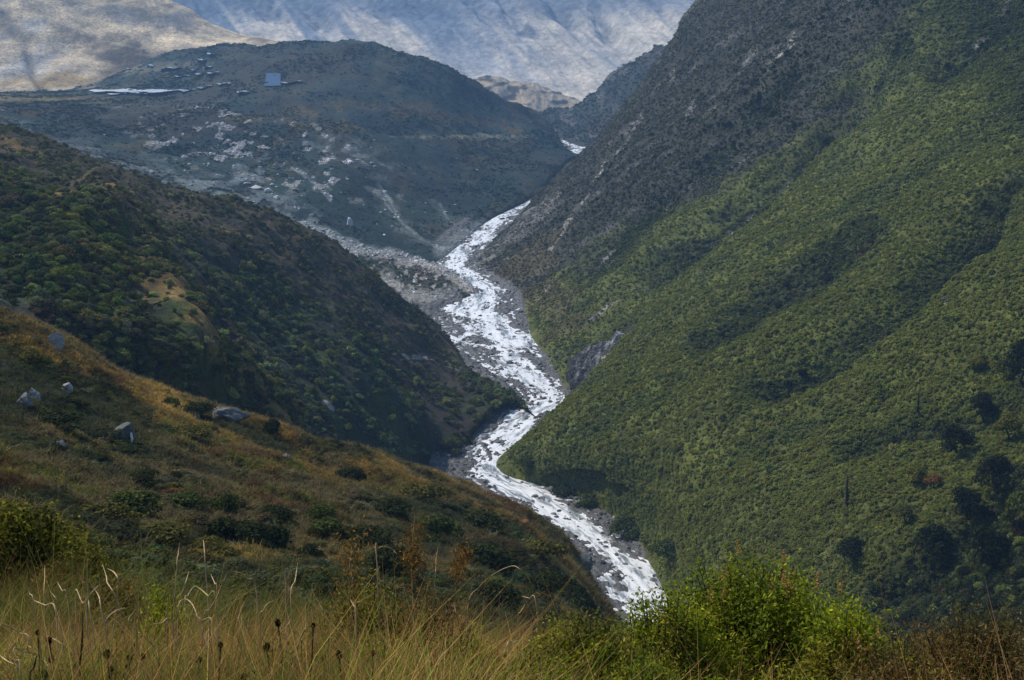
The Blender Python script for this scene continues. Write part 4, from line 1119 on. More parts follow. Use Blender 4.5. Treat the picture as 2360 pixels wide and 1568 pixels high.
# ------------------------------------------------------------------ trees and single bushes
M_bark = ground_mat("bark", 6, 1.5, .8, .05, .4)
def tube(path, radii, sides=6):
    path = np.asarray(path, float); n = len(path)
    t = np.gradient(path, axis=0); t /= np.linalg.norm(t, axis=1, keepdims=True) + 1e-9
    ref = np.where(np.abs(t[:, 2:3]) > .9, np.array([[1., 0, 0]]), np.array([[0, 0, 1.]]))
    a = np.cross(t, ref); a /= np.linalg.norm(a, axis=1, keepdims=True) + 1e-9
    b = np.cross(t, a)
    ang = np.linspace(0, 2 * math.pi, sides, endpoint=False)
    V = path[:, None] + (a[:, None] * np.cos(ang)[None, :, None] + b[:, None] * np.sin(ang)[None, :, None]) * np.asarray(radii)[:, None, None]
    i = np.arange(n * sides).reshape(n, sides); j = np.roll(i, -1, axis=1)
    F = np.stack([i[:-1], j[:-1], j[1:], i[1:]], -1).reshape(-1, 4)
    return V.reshape(-1, 3), F

class Bundle:
    def __init__(self): self.V, self.F, self.n = [], [], 0
    def add(self, V, F): self.V.append(V); self.F.append(F + self.n); self.n += len(V)
    def mesh(self, name, mat, col=None):
        V = np.concatenate(self.V); me = mesh_np(name, V, np.concatenate(self.F), mat)
        if col is not None: set_color(me, "land", np.tile(col, (len(V), 1)))
        return me

def snag(X, Y, hpx, lean, label, seed):
    p, D = at("steep_mountainside", X, Y)
    h = hpx * D / F_REF; r = np.random.default_rng(seed)
    t = empty("dead_tree", p - Vector((0, 0, .5)))
    tag(t, label, "tree", "bare dead trunks on the green mountainside")
    b = Bundle(); zz = np.linspace(0, h, 14)
    path = np.stack([lean * zz + .15 * np.sin(zz * .5), .1 * np.sin(zz * .4 + 1), zz], -1)
    b.add(*tube(path, h * .055 * (1 - .75 * zz / h) * (1 + .2 * np.sin(zz * 2))))
    link(bpy.data.objects.new("trunk", b.mesh("trunk", M_bark, (.02, .018, .016))), t)
    b = Bundle()
    for k in range(22):
        z0 = h * r.uniform(.2, .97); a = r.uniform(0, 6.28); ln = h * r.uniform(.05, .16) * (1.25 - z0 / h)
        s = np.linspace(0, 1, 5)
        b.add(*tube(np.stack([lean * z0 + np.cos(a) * ln * s, np.sin(a) * ln * s, z0 + ln * s * (.2 - .5 * s)], -1), h * .014 * (1 - .7 * s), 4))
    link(bpy.data.objects.new("branches", b.mesh("branches", M_bark, (.025, .022, .02))), t)
snag(2113, 960, 64, .02, "bare dark dead trunk with stubby branches, higher of two on the right mountainside", 1)
snag(1946, 1165, 78, .0, "tall dark columnar dead trunk, lower on the right mountainside", 2)
snag(1413, 882, 24, .03, "small dark snag on the green rib above the grey cliff", 3)

crowns = [shrub_mesh("crown", 600 + i, 20, 150, .12, M_bush, .95) for i in range(4)]
def tree(where, X, Y, wpx, hpx, col, label, seed, group="trees at the lower right edge of the mountainside"):
    p, D = at(where, X, Y)
    w, h = wpx * D / F_REF, hpx * D / F_REF; r = np.random.default_rng(seed)
    t = empty("tree", p - Vector((0, 0, .2))); tag(t, label, "tree", group)
    zz = np.linspace(0, h * .75, 8)
    b = Bundle(); b.add(*tube(np.stack([.05 * h * np.sin(zz), .04 * h * np.cos(zz), zz], -1), h * .04 * (1 - .8 * zz / h)))
    link(bpy.data.objects.new("trunk", b.mesh("trunk", M_bark, (.035, .03, .025))), t)
    c = link(bpy.data.objects.new("crown", crowns[seed % 4]), t)
    c.location = (0, 0, h * .22); c.scale = (w * .56, w * .56, h * .70); c.rotation_euler = (0, 0, r.uniform(0, 6)); c.color = (*col, 1)
G1 = (.12, .12, .024); G2 = (.022, .028, .014); G3 = (.075, .085, .026); G4 = (.15, .085, .03)
for k, (X, Y, w, h, c, lab) in enumerate([
    (2350, 905, 80, 120, G2, "tall blackish tree cut by the picture's right edge, above the yellow-green crowns"),
    (2256, 860, 44, 46, G1, "small yellow-green tree standing apart left of the blackish tree"),
    (2318, 880, 58, 64, G3, "olive tree tucked under the blackish tree at the right edge"),
    (2262, 985, 70, 80, G2, "dark round tree below the small yellow-green one"),
    (2318, 1020, 66, 70, G1, "broad yellowish tree at the right edge under the dark crowns"),
    (2200, 1050, 80, 76, G2, "dark tree at the shadowed gully's upper end"),
    (2112, 1122, 54, 50, G1, "yellow-green tree beside the rust-coloured one"),
    (2146, 1130, 52, 42, G4, "rust-coloured tree on the dark slope, the only one turning red"),
    (2290, 1130, 90, 90, G2, "large dark tree at the right edge beside the gully"),
    (2220, 1190, 80, 78, G2, "dark tree in the gully below the rust-coloured one"),
    (2345, 1240, 90, 110, G3, "olive tree at the right edge low on the slope"),
    (2080, 1215, 64, 56, G3, "olive round tree left of the gully, below the rust-coloured one"),
    (2150, 1290, 90, 84, G2, "dark tree low on the slope above the brown foreground bush"),
    (2270, 1310, 100, 110, G2, "large dark tree low at the right, above the foreground bush"),
    (1960, 1300, 84, 62, G2, "dark tree just beyond the green foreground bush"),
]):
    tree("steep_mountainside", X, Y, w, h, c, lab, k)

bushes = [shrub_mesh("bush", 640 + i, 18, 170, .12, M_bush, .85) for i in range(6)]
def bush(where, X, Y, wpx, hpx, col, label, group=None, seed=0, name="bush"):
    """A single bush, its foot at row Y + hpx/2."""
    p, D = at(where, X, Y + hpx * .5)
    w, h = wpx * D / F_REF, hpx * D / F_REF
    o = link(bpy.data.objects.new(name, bushes[seed % 6]))
    o.location = p - Vector((0, 0, .08 * h)); o.scale = (w * .58, w * .58, h * .92); o.rotation_euler = (0, 0, seed * 1.7); o.color = (*col, 1)
    return tag(o, label, "bush", group)
BD = (.030, .038, .018); BG = (.055, .072, .024); BO = (.085, .08, .026)
NB = "single bushes on the near spur"
for k, (X, Y, w, h, c, lab) in enumerate([
    (630, 982, 50, 50, BD, "upright dark bush on the spur's crest, standing against the bluish hillside"),
    (75, 822, 78, 52, BO, "olive dome-shaped bush at the spur's upper left, above the pale boulders"),
    (130, 965, 150, 44, BD, "long low dark bush under the leaning pair of boulders"),
    (395, 925, 44, 34, BG, "small round green bush on the skyline of the spur"),
    (455, 940, 90, 40, BD, "wide dark bush on the crest just left of the broad slab"),
    (430, 995, 110, 38, BO, "low brown-green bush right of the egg-shaped boulder"),
    (285, 1040, 110, 30, BD, "low dark brush directly below the egg-shaped boulder"),
    (235, 1055, 60, 26, BD, "dark patch of brush to the lower left of the egg-shaped boulder"),
    (800, 1088, 84, 40, BD, "flat-topped dark bush on the golden crest above the river"),
    (398, 1097, 60, 30, BD, "very dark oval bush in the middle of the near spur"),
    (330, 1102, 90, 40, BD, "dark bush left of the very dark oval one"),
    (310, 1150, 150, 60, BG, "broad green bush below the oval one, mid slope"),
    (430, 1150, 110, 44, BG, "green bush to the right of the broad mid-slope one"),
    (525, 1160, 64, 56, BG, "bright-topped green bush above the dark thicket"),
    (520, 1210, 110, 60, BD, "dark bush at the left of the central thicket"),
    (600, 1225, 130, 74, BD, "largest dark bush of the central thicket"),
    (640, 1180, 90, 46, BD, "dark bush at the top of the central thicket"),
    (740, 1180, 80, 42, BG, "light green leafy bush right of the central thicket"),
    (760, 1215, 110, 56, BG, "green bush under the light green leafy one"),
    (716, 1262, 60, 34, BD, "small round dark bush sitting on the golden bank"),
    (685, 1350, 74, 62, BD, "dark round bush behind the dry stems, left of centre"),
    (840, 1240, 130, 56, BD, "dark bush right of the golden bank"),
    (975, 1130, 130, 50, BO, "broad brownish bush under the golden crest"),
    (900, 1165, 110, 44, BD, "dark bush below and left of the broad brownish one"),
    (1010, 1215, 110, 64, BG, "rounded grey-green bush in the dark hollow"),
    (1110, 1200, 130, 50, BD, "dark bush at the upper right of the hollow"),
    (1110, 1275, 150, 66, BD, "dark bush in the middle of the hollow"),
    (1240, 1260, 130, 56, BO, "brownish bush near the spur's river end"),
    (1260, 1345, 130, 76, BD, "dark bush low on the spur's river end"),
    (1150, 1370, 150, 80, BD, "blackish bush at the bottom of the hollow"),
    (900, 1290, 140, 70, BD, "dark bush behind the reddish grass plume"),
    (370, 1230, 150, 60, BO, "brown-green bush above the dry stems on the left"),
    (250, 1180, 140, 54, BO, "brownish bush right of the big left foreground bush"),
    (490, 1260, 120, 50, BO, "olive brush above the two thin upright stems"),
]):
    bush("near_hillside", X, Y, w, h, c, lab, NB, k)
HB = "single bushes on the brushy hillside"
for k, (X, Y, w, h, c, lab) in enumerate([
    (100, 490, 46, 34, (.03, .036, .03), "dark rounded bush at the left end of the golden clearing"),
    (600, 606, 34, 36, BD, "dark bush half-way along the upper hillside, above the bluish thicket"),
    (960, 998, 40, 24, BG, "round pale green bush at the foot of the hillside near the river"),
    (1030, 1020, 70, 34, BG, "green bush at the water's edge below the hillside"),
    (1075, 1022, 50, 28, BG, "small green bush nearest the river's left bank"),
    (180, 485, 26, 18, BD, "small dark bush inside the golden clearing"),
]):
    bush("brushy_hillside", X, Y, w, h, c, lab, HB, k + 3)
for k, (X, Y, w, h, c, lab) in enumerate([
    (1212, 1062, 56, 30, BG, "green bush overhanging the river at the rib's tip"),
    (1300, 1130, 80, 34, BD, "dark bush at the right bank below the rib's tip"),
    (1360, 1160, 70, 46, BG, "rounded green bush on the right bank above the rapids"),
    (1450, 1205, 90, 54, BG, "large green bush on the right bank near the last river bend"),
    (1540, 1262, 100, 60, BG, "green bush on the right bank just left of the foreground bush"),
    (1482, 955, 12, 10, G1, "tiny yellow bush alone on the green slope"),
]):
    bush("steep_mountainside", X, Y, w, h, c, lab, "single bushes along the right bank", k)

# ------------------------------------------------------------------ the upland's pools and braided streams
M_pool, nt, out = new_mat("pool_water")
b = nd(nt, "ShaderNodeBsdfPrincipled"); b.inputs["Base Color"].default_value = (.55, .60, .66, 1); b.inputs["Roughness"].default_value = .25
nt.links.new(b.outputs[0], out.inputs["Surface"])
def pool(X0, Y0, X1, Y1, wpx, name="stream", seed=0, mat=None, where="far_hill"):
    n = 36; s = np.linspace(0, 1, n)
    V = []
    for k in range(n):
        X = X0 + (X1 - X0) * s[k]; Y = Y0 + (Y1 - Y0) * s[k] + 1.6 * math.sin(s[k] * 9 + seed)
        p, D = at(where, X, Y)
        h = wpx * D / F_REF * (math.sin(math.pi * min(max(s[k], .04), .96)) ** .5) * (.7 + .5 * float(vnoise(np.array(s[k] * 7 + seed), np.array(seed * 1.3), 5)))
        d = h * 9
        V += [(p.x, p.y - d, p.z + .5), (p.x + .1, p.y + d, p.z + .5)]
    V = np.array(V)
    z = catmull(V[:, 2][::6], len(V), 0); V[:, 2] = z + 1.3
    F = [(2 * k, 2 * k + 2, 2 * k + 3, 2 * k + 1) for k in range(n - 1)]
    o = link(bpy.data.objects.new(name, mesh_np(name, V, F, mat or M_pool)))
    return tag(o, kind="structure")
for k, a in enumerate([(212, 206, 330, 208, 6), (250, 214, 400, 212, 3), (330, 206, 415, 207, 8), (410, 208, 450, 206, 2), (455, 203, 488, 197, 2), (500, 192, 530, 191, 2), (550, 210, 575, 210, 3), (370, 158, 420, 153, 2.5), (455, 137, 476, 136, 2.5), (450, 170, 472, 168, 2.5), (480, 168, 502, 166, 2.5), (400, 175, 435, 173, 1.2), (470, 154, 490, 152, 2), (280, 156, 300, 155, 1.2), (335, 151, 355, 150, 1.2), (445, 160, 452, 159, 2), (480, 122, 495, 124, 2.5), (640, 190, 698, 186, 1.5)]):
    pool(*a[:4], a[4] * 1.9, seed=k)
M_blue, nt, out = new_mat("blue_pool"); b = nd(nt, "ShaderNodeBsdfPrincipled"); b.inputs["Base Color"].default_value = (.045, .085, .15, 1); b.inputs["Roughness"].default_value = .95; b.inputs["Specular IOR Level"].default_value = .1
nt.links.new(b.outputs[0], out.inputs["Surface"])
g = np.array([[tuple(at("far_hill", X, Y, 2.4)[0]) for X in np.linspace(611, 646, 9)] for Y in np.linspace(198, 169, 7)])
g[..., 2] += .4 * fbm(g[..., 0] / 6, g[..., 1] / 6, 2, 9)
o = link(bpy.data.objects.new("tarpaulin", mesh_np("tarpaulin", np.concatenate([g.reshape(-1, 3), g.reshape(-1, 3) - np.array([0, 0, .5])]), np.concatenate([grid_faces(7, 9), grid_faces(7, 9)[:, ::-1] + 63]), M_blue)))
tag(o, "blue square sheet lying on the dark upland right of the long pale pond", "sheet")

# ------------------------------------------------------------------ the near plants
M_leaf = foliage_mat("near_leaves", 'LEAF', .42, .45)
M_blade = foliage_mat("grass_blades", 'INSTANCER', .4, .45)
M_stem = ground_mat("stalk", 60, 12, .3, .002, .3)

def ground_at(x, y):
    return float(near_height(np.array([[x]]), np.array([[y]]))[0, 0])

def spot(X, D):
    """Foot of a plant: column X of the survey at distance D, on the near ground."""
    r = (X - W_REF / 2) / F_REF
    x = D * r; y = D * CP + .2 * D * .22
    z = ground_at(x, y)
    for _ in range(4):
        y = (D + z * SP) / CP
        z = ground_at(x, y)
    return Vector((x, y, z))

def height_to(X, Y, D, foot):
    return float(world(X, Y, D)[2]) - foot.z

for key, seeds, blades, h, spread, w, bend in (("grass", 700, 34, .5, .12, .0050, .7), ("dry", 720, 40, .52, .12, .0032, 1.1), ("fine", 740, 80, .5, .15, .0026, .8)):
    c = bpy.data.collections.new("plants_" + key)
    for i in range(5):
        c.objects.link(bpy.data.objects.new("grass_tuft", tuft_mesh("grass_tuft", seeds + i, blades, h, spread, w, M_blade, bend, 4)))
    protos[key] = c

def near_points(n, seed, d0=2.5, d1=13.0, x0=-60, x1=2420):
    r = np.random.default_rng(seed)
    D = np.exp(r.uniform(math.log(d0), math.log(d1), n)); X = r.uniform(x0, x1, n)
    x = D * (X - W_REF / 2) / F_REF
    z = -.5 * D
    for _ in range(5):
        y = (D + z * SP) / CP
        z = near_height(x, y)
    return np.stack([x, y, z], -1), X, D, r

def room(P, X, D, top):
    """How tall a plant may grow here before it would rise above the meadow's general level (row top)."""
    d = (top - H_REF / 2) / F_REF
    return np.maximum(-D * (SP + d * CP) - P[:, 2], .04)

MEADOW = lambda X: np.interp(X, [0, 200, 500, 800, 950, 1100, 1300, 1500, 1700, 2000, 2400], [1400, 1405, 1410, 1375, 1390, 1440, 1450, 1470, 1480, 1480, 1460])
LIME = np.array([.16, .18, .026]); MOSS = np.array([.085, .095, .02]); TAN = np.array([.36, .23, .09]); REDB = np.array([.17, .085, .034]); PALEST = np.array([.40, .28, .16])
P, X, D, r = near_points(6500, 81, 2.6, 11)
t = fbm(P[:, 0] * 1.6, P[:, 1] * 1.3, 3, 83)[:, None]
tint = MOSS * (1 - smooth(-.35, .45, t)) + LIME * smooth(-.35, .45, t)
tint = np.where(r.uniform(0, 1, (len(P), 1)) < .3, TAN * .6, tint)
h = room(P, X, D, MEADOW(X) + 45 + 60 * r.uniform(0, 1, len(P)) ** 1.5) * r.uniform(.55, 1, len(P))
h = np.minimum(h, .75)
clear = r.uniform(0, 1, len(P)) < np.maximum(smooth(1020, 1250, X) * .9, .75 * smooth(.1, .45, fbm(P[:, 0] * 2.6, P[:, 1] * 1.7, 3, 401)))
P, X, D, h, tint = P[~clear], X[~clear], D[~clear], h[~clear], tint[~clear]
s = h / .5
scatter("grass", P, np.stack([.55 + .3 * s, .55 + .3 * s, s], -1), jitter(tint, .25, 84), "fine", .18)
P, X, D, r = near_points(1500, 181, 2.6, 9, -60, 1300)
t = fbm(P[:, 0] * 1.6, P[:, 1] * 1.3, 3, 83)[:, None]
h = np.minimum(room(P, X, D, MEADOW(X) + 30 + 70 * r.uniform(0, 1, len(P))) * r.uniform(.6, 1, len(P)), .75)
s = h / .5
tint = MOSS * (1 - smooth(-.35, .45, t)) + LIME * 1.1 * smooth(-.35, .45, t)
scatter("long_grass", P, np.stack([.6 + .3 * s, .6 + .3 * s, s], -1), jitter(tint, .22, 184), "grass", .2)
P, X, D, r = near_points(4200, 85, 2.8, 11)
t = fbm(P[:, 0] * .9, P[:, 1] * .9, 3, 86)[:, None]
tint = REDB * (1 - smooth(-.3, .3, t)) + TAN * .9 * smooth(-.3, .3, t)
h = np.minimum(room(P, X, D, MEADOW(X) - 10 + 90 * r.uniform(0, 1, len(P))) * r.uniform(.55, 1, len(P)), .8)
clear = r.uniform(0, 1, len(P)) < np.maximum(smooth(1020, 1250, X) * .88, .85 * smooth(.0, .4, fbm(P[:, 0] * 2.6 + 7, P[:, 1] * 1.7, 3, 402)))
P, X, D, h, tint = P[~clear], X[~clear], D[~clear], h[~clear], tint[~clear]
s = h / .52
scatter("dry_grass", P, np.stack([.6 + .4 * s, .6 + .4 * s, s], -1), jitter(tint, .35, 87), "dry", .3)
P, X, D, r = near_points(4200, 88, 11, 34, -60, 1500)
t = fbm(P[:, 0] * .3, P[:, 1] * .3, 3, 89)[:, None]
tint = REDB * (1 - smooth(-.3, .3, t)) + OLIVE * smooth(-.3, .3, t)
h = np.minimum(room(P, X, D, np.interp(X, [0, 300, 500, 800, 1100, 1500], [1290, 1310, 1370, 1380, 1440, 1500]) + 90 * r.uniform(0, 1, len(P))), 1.2) * r.uniform(.5, 1, len(P))
s = h / .5
scatter("slope_grass", P, np.stack([1 + s, 1 + s, s], -1), jitter(tint, .35, 90), "dry", .3)

def plant(name, X, Ytop, wpx, D, twigs, leaves, leaf, cols, label, cat, group=None, seed=0, shape=1.0, start=.30, twig_col=(.05, .032, .02), up=.0, tips=0, tip_col=(.34, .19, .09), depth=.9):
    """A leafy plant: curved twigs rising from one foot, leaves along the outer part of each."""
    r = np.random.default_rng(seed + 900)
    f = spot(X, D)
    H = max(height_to(X, Ytop, D, f), .12); R = .5 * wpx * D / F_REF
    root = empty(name, f); tag(root, label, cat, group)
    LP, LN, LC, B, TP = [], [], [], Bundle(), []
    cols = np.asarray(cols, float)
    clump = r.uniform(0, 1, (len(cols), 3)) * 6
    for k in range(twigs):
        a = r.uniform(0, 2 * math.pi); q = math.sqrt(r.uniform(0, 1))
        lump = 1 + .22 * math.sin(a * 3 + seed) + .14 * math.sin(a * 7 + 2 * seed)
        tip = np.array([math.cos(a) * q * R * lump, math.sin(a) * q * R * depth * lump, H * (1 - .62 * q ** (2.2 * shape)) * r.uniform(.62, 1.0)])
        foot = np.array([math.cos(a), math.sin(a), 0]) * q * R * r.uniform(.05, .45)
        s = np.linspace(0, 1, 7)[:, None]
        mid = foot + (tip - foot) * .5 + np.array([0, 0, .12 * H]) + r.normal(0, .04 * R, 3)
        path = (1 - s) ** 2 * foot + 2 * s * (1 - s) * mid + s ** 2 * tip
        if k % 3 == 0:
            B.add(*tube(path, (.0042 - .0028 * s[:, 0]) * (D / 5) ** .6, 4))
        n = leaves
        ts = start + (1.02 - start) * r.uniform(0, 1, n) ** .75
        i = np.minimum((ts * 6).astype(int), 5); fr = np.clip(ts * 6 - i, 0, 1.1)[:, None]
        p = path[i] * (1 - fr) + path[i + 1] * fr
        spread = leaf * 1.5 + .05 * R * (1.1 - ts)
        p = p + r.normal(0, 1, (n, 3)) * spread[:, None] * .8
        d = path[i + 1] - path[i]; d /= np.linalg.norm(d, axis=1, keepdims=True) + 1e-9
        nn = r.normal(0, 1, (n, 3)) + np.array([0, 0, .5])
        LP.append(p); LN.append(nn)
        g = vnoise(np.array(tip[0] / R * 1.7 + 5), np.array(tip[2] / H * 2.0 + seed + tip[1] / R), seed)
        ci = min(int(max(0, g * 1.3 - .15 + r.normal(0, .12)) * len(cols)), len(cols) - 1)
        LC.append(np.repeat(cols[ci][None], n, 0) * np.exp(r.normal(0, .22, (n, 1))))
        if len(TP) < tips and q < .75 and tip[2] > .75 * H: TP.append((tip, path[-1] - path[-2]))
    LP = np.concatenate(LP); LN = np.concatenate(LN); LC = np.clip(np.concatenate(LC), .004, .8)
    LP[:, 2] = np.maximum(LP[:, 2], .01)
    V = leaf_quads(LP, LN, leaf * r.uniform(.7, 1.5, len(LP)), leaf * .42 * r.uniform(.7, 1.3, len(LP)), r)
    me = mesh_np("foliage", V, quads_faces(len(LP)), M_leaf, False); set_color(me, "leaf", np.repeat(LC, 4, 0))
    link(bpy.data.objects.new("foliage", me), root)
    link(bpy.data.objects.new("twigs", B.mesh("twigs", M_stem, twig_col)), root)
    for tip, d in TP:
        m = 46; hh = .055 * (D / 5)
        q = r.uniform(0, 1, m); off = r.normal(0, .0075, (m, 3)) * (1.15 - q)[:, None]
        p = np.asarray(tip) + np.array([0, 0, 1.]) * (q * hh - .01)[:, None] + off
        Vq = leaf_quads(p, r.normal(0, 1, (m, 3)), .009 * (D / 5), .005 * (D / 5), r)
        me = mesh_np("flower_spike", Vq, quads_faces(m), M_leaf, False)
        set_color(me, "leaf", np.repeat(np.asarray(tip_col) * np.exp(r.normal(0, .3, (m, 1))), 4, 0))
        link(bpy.data.objects.new("flower_spike", me), root)
    return root

GL = [(.20, .23, .02), (.15, .19, .022), (.09, .12, .018), (.24, .24, .03)]
GO = [(.17, .16, .03), (.13, .14, .028), (.19, .14, .045), (.09, .10, .025)]
GB = [(.14, .085, .035), (.11, .085, .035), (.18, .115, .05), (.07, .06, .025)]
GD = [(.05, .055, .016), (.13, .13, .025), (.035, .042, .014), (.09, .085, .024)]
plant("shrub", 1730, 1245, 470, 5.6, 760, 62, .020, GL, "big bright yellow-green feathery shrub with orange flower tips, lower right", "shrub", seed=1, shape=1.1, tips=16)
plant("shrub", 1945, 1365, 300, 5.2, 420, 56, .019, GL[:3] + GO[:1], "green shrub sloping down on the right side of the big bright shrub", "shrub", seed=2, tips=6, tip_col=(.36, .2, .11))
plant("shrub", 1530, 1318, 290, 5.2, 520, 52, .017, GL + GO[:2], "olive shrub with pale twigs just left of the big bright shrub", "shrub", seed=13)
plant("shrub", 1350, 1392, 400, 4.9, 700, 54, .017, GL[:3] + GO, "low olive green shrub in the middle bottom, left of the bright shrub", "shrub", seed=3)
plant("shrub", 2240, 1355, 460, 5.3, 560, 40, .016, GB, "brown half-bare bush in the bottom right corner", "shrub", seed=4, start=.2)
plant("shrub", 2060, 1420, 240, 4.9, 260, 40, .016, GB + GO[:1], "small brown bush between the green shrub and the corner bush", "shrub", seed=14, start=.2)
plant("shrub", 1085, 1405, 120, 5.0, 80, 44, .018, GL, "small bright green sprig shrub in the grass at bottom centre", "shrub", seed=5, shape=.8)
plant("shrub", 985, 1310, 220, 5.5, 260, 44, .016, GB + GO[:1], "rust-brown bushy tangle below the tall plume", "shrub", seed=6, shape=.7, start=.15)
plant("shrub", 850, 1285, 270, 6.2, 320, 48, .017, GO + GB[:1], "olive bush behind the grass, left of the tall plume", "shrub", seed=7)
plant("shrub", 40, 1135, 420, 18.0, 800, 80, .07, GD, "large dark bush with a lit top at the left edge", "shrub", seed=8, shape=1.2, start=.25)
plant("shrub", 200, 1225, 260, 17.0, 420, 64, .06, GD + GB[:1], "brownish bush leaning on the right of the large dark bush", "shrub", seed=9, start=.2)
plant("shrub", 385, 1316, 130, 8.0, 90, 40, .025, GL[:3], "small yellow-green bush behind the dry stems on the left", "shrub", seed=10)
plant("shrub", 1480, 1490, 280, 4.2, 330, 52, .014, GL, "bright green low shrub at the bottom edge right of centre", "shrub", seed=11)
plant("shrub", 1215, 1455, 270, 4.5, 330, 48, .015, GO + GL[:2], "olive and green low shrub at the bottom centre", "shrub", seed=12)
plant("shrub", 270, 1300, 180, 12.0, 160, 46, .045, GB, "brown grassy bush at the foot of the large dark bush", "shrub", seed=15, start=.15)
plant("feathery_weed", 1262, 1320, 70, 4.8, 26, 60, .014, [(.26, .20, .05), (.17, .16, .035)], "tall yellowish feathery weed bending right over the dark hollow", "weed", seed=16, shape=.5, start=.45)
plant("feathery_weed", 1068, 1270, 46, 5.0, 16, 60, .012, [(.20, .12, .045), (.15, .11, .035)], "rusty feathery weed leaning right beside the tall plume", "weed", seed=17, shape=.5, start=.5)
plant("feathery_weed", 1140, 1440, 70, 4.7, 30, 50, .013, [(.22, .12, .05), (.16, .09, .04)], "short rust-coloured weed at bottom centre", "weed", seed=18, shape=.6, start=.3)

# single stems, traced one by one
def stem(pts, D, wid, col, label, group="dry reeds in the foreground grass", name="dry_reed", fuzz=None, seed=0):
    r = np.random.default_rng(seed + 50)
    W3 = np.array([world(X, Y, D + .12 * math.sin(k * .9 + seed)) for k, (X, Y) in enumerate(pts)])
    low = W3[-1]
    g = ground_at(low[0], low[1])
    foot = np.array([low[0] + r.normal(0, .03), low[1] + r.normal(0, .03), g - .02])
    m = .5 * (low + foot) + np.array([r.normal(0, .015), 0, 0])
    path = np.concatenate([W3, m[None], foot[None]])
    n = len(path) * 6
    path = catmull(path, n, 0)
    s = np.linspace(0, 1, n)
    rad = wid * .31 * D / F_REF * (.45 + .55 * smooth(0, .18, s)) * (1 - .3 * smooth(.5, 1, s))
    V, F = tube(path, rad, 5)
    bnd = Bundle(); bnd.add(V, F)
    if fuzz is None:
        o = link(bpy.data.objects.new(name, bnd.mesh(name, M_stem, col)))
        return tag(o, label, "reed", group)
    root = empty(name, Vector(foot)); tag(root, label, "grass plume", None)
    b2 = Bundle(); b2.add(V - foot, F)
    link(bpy.data.objects.new("stalk", b2.mesh("stalk", M_stem, col)), root)
    t0, t1, rr, cnt, lc = fuzz
    k = (r.uniform(t0, t1, cnt) * (n - 1)).astype(int)
    p = path[k] - foot + r.normal(0, 1, (cnt, 3)) * rr * np.array([1, 1, 1.6])
    Vq = leaf_quads(p, r.normal(0, 1, (cnt, 3)) * np.array([1, 1, .2]), .022, .006, r)
    me = mesh_np("plume", Vq, quads_faces(cnt), M_leaf, False); set_color(me, "leaf", np.repeat(np.asarray(lc) * np.exp(r.normal(0, .3, (cnt, 1))), 4, 0))
    link(bpy.data.objects.new("plume", me), root)
    return root

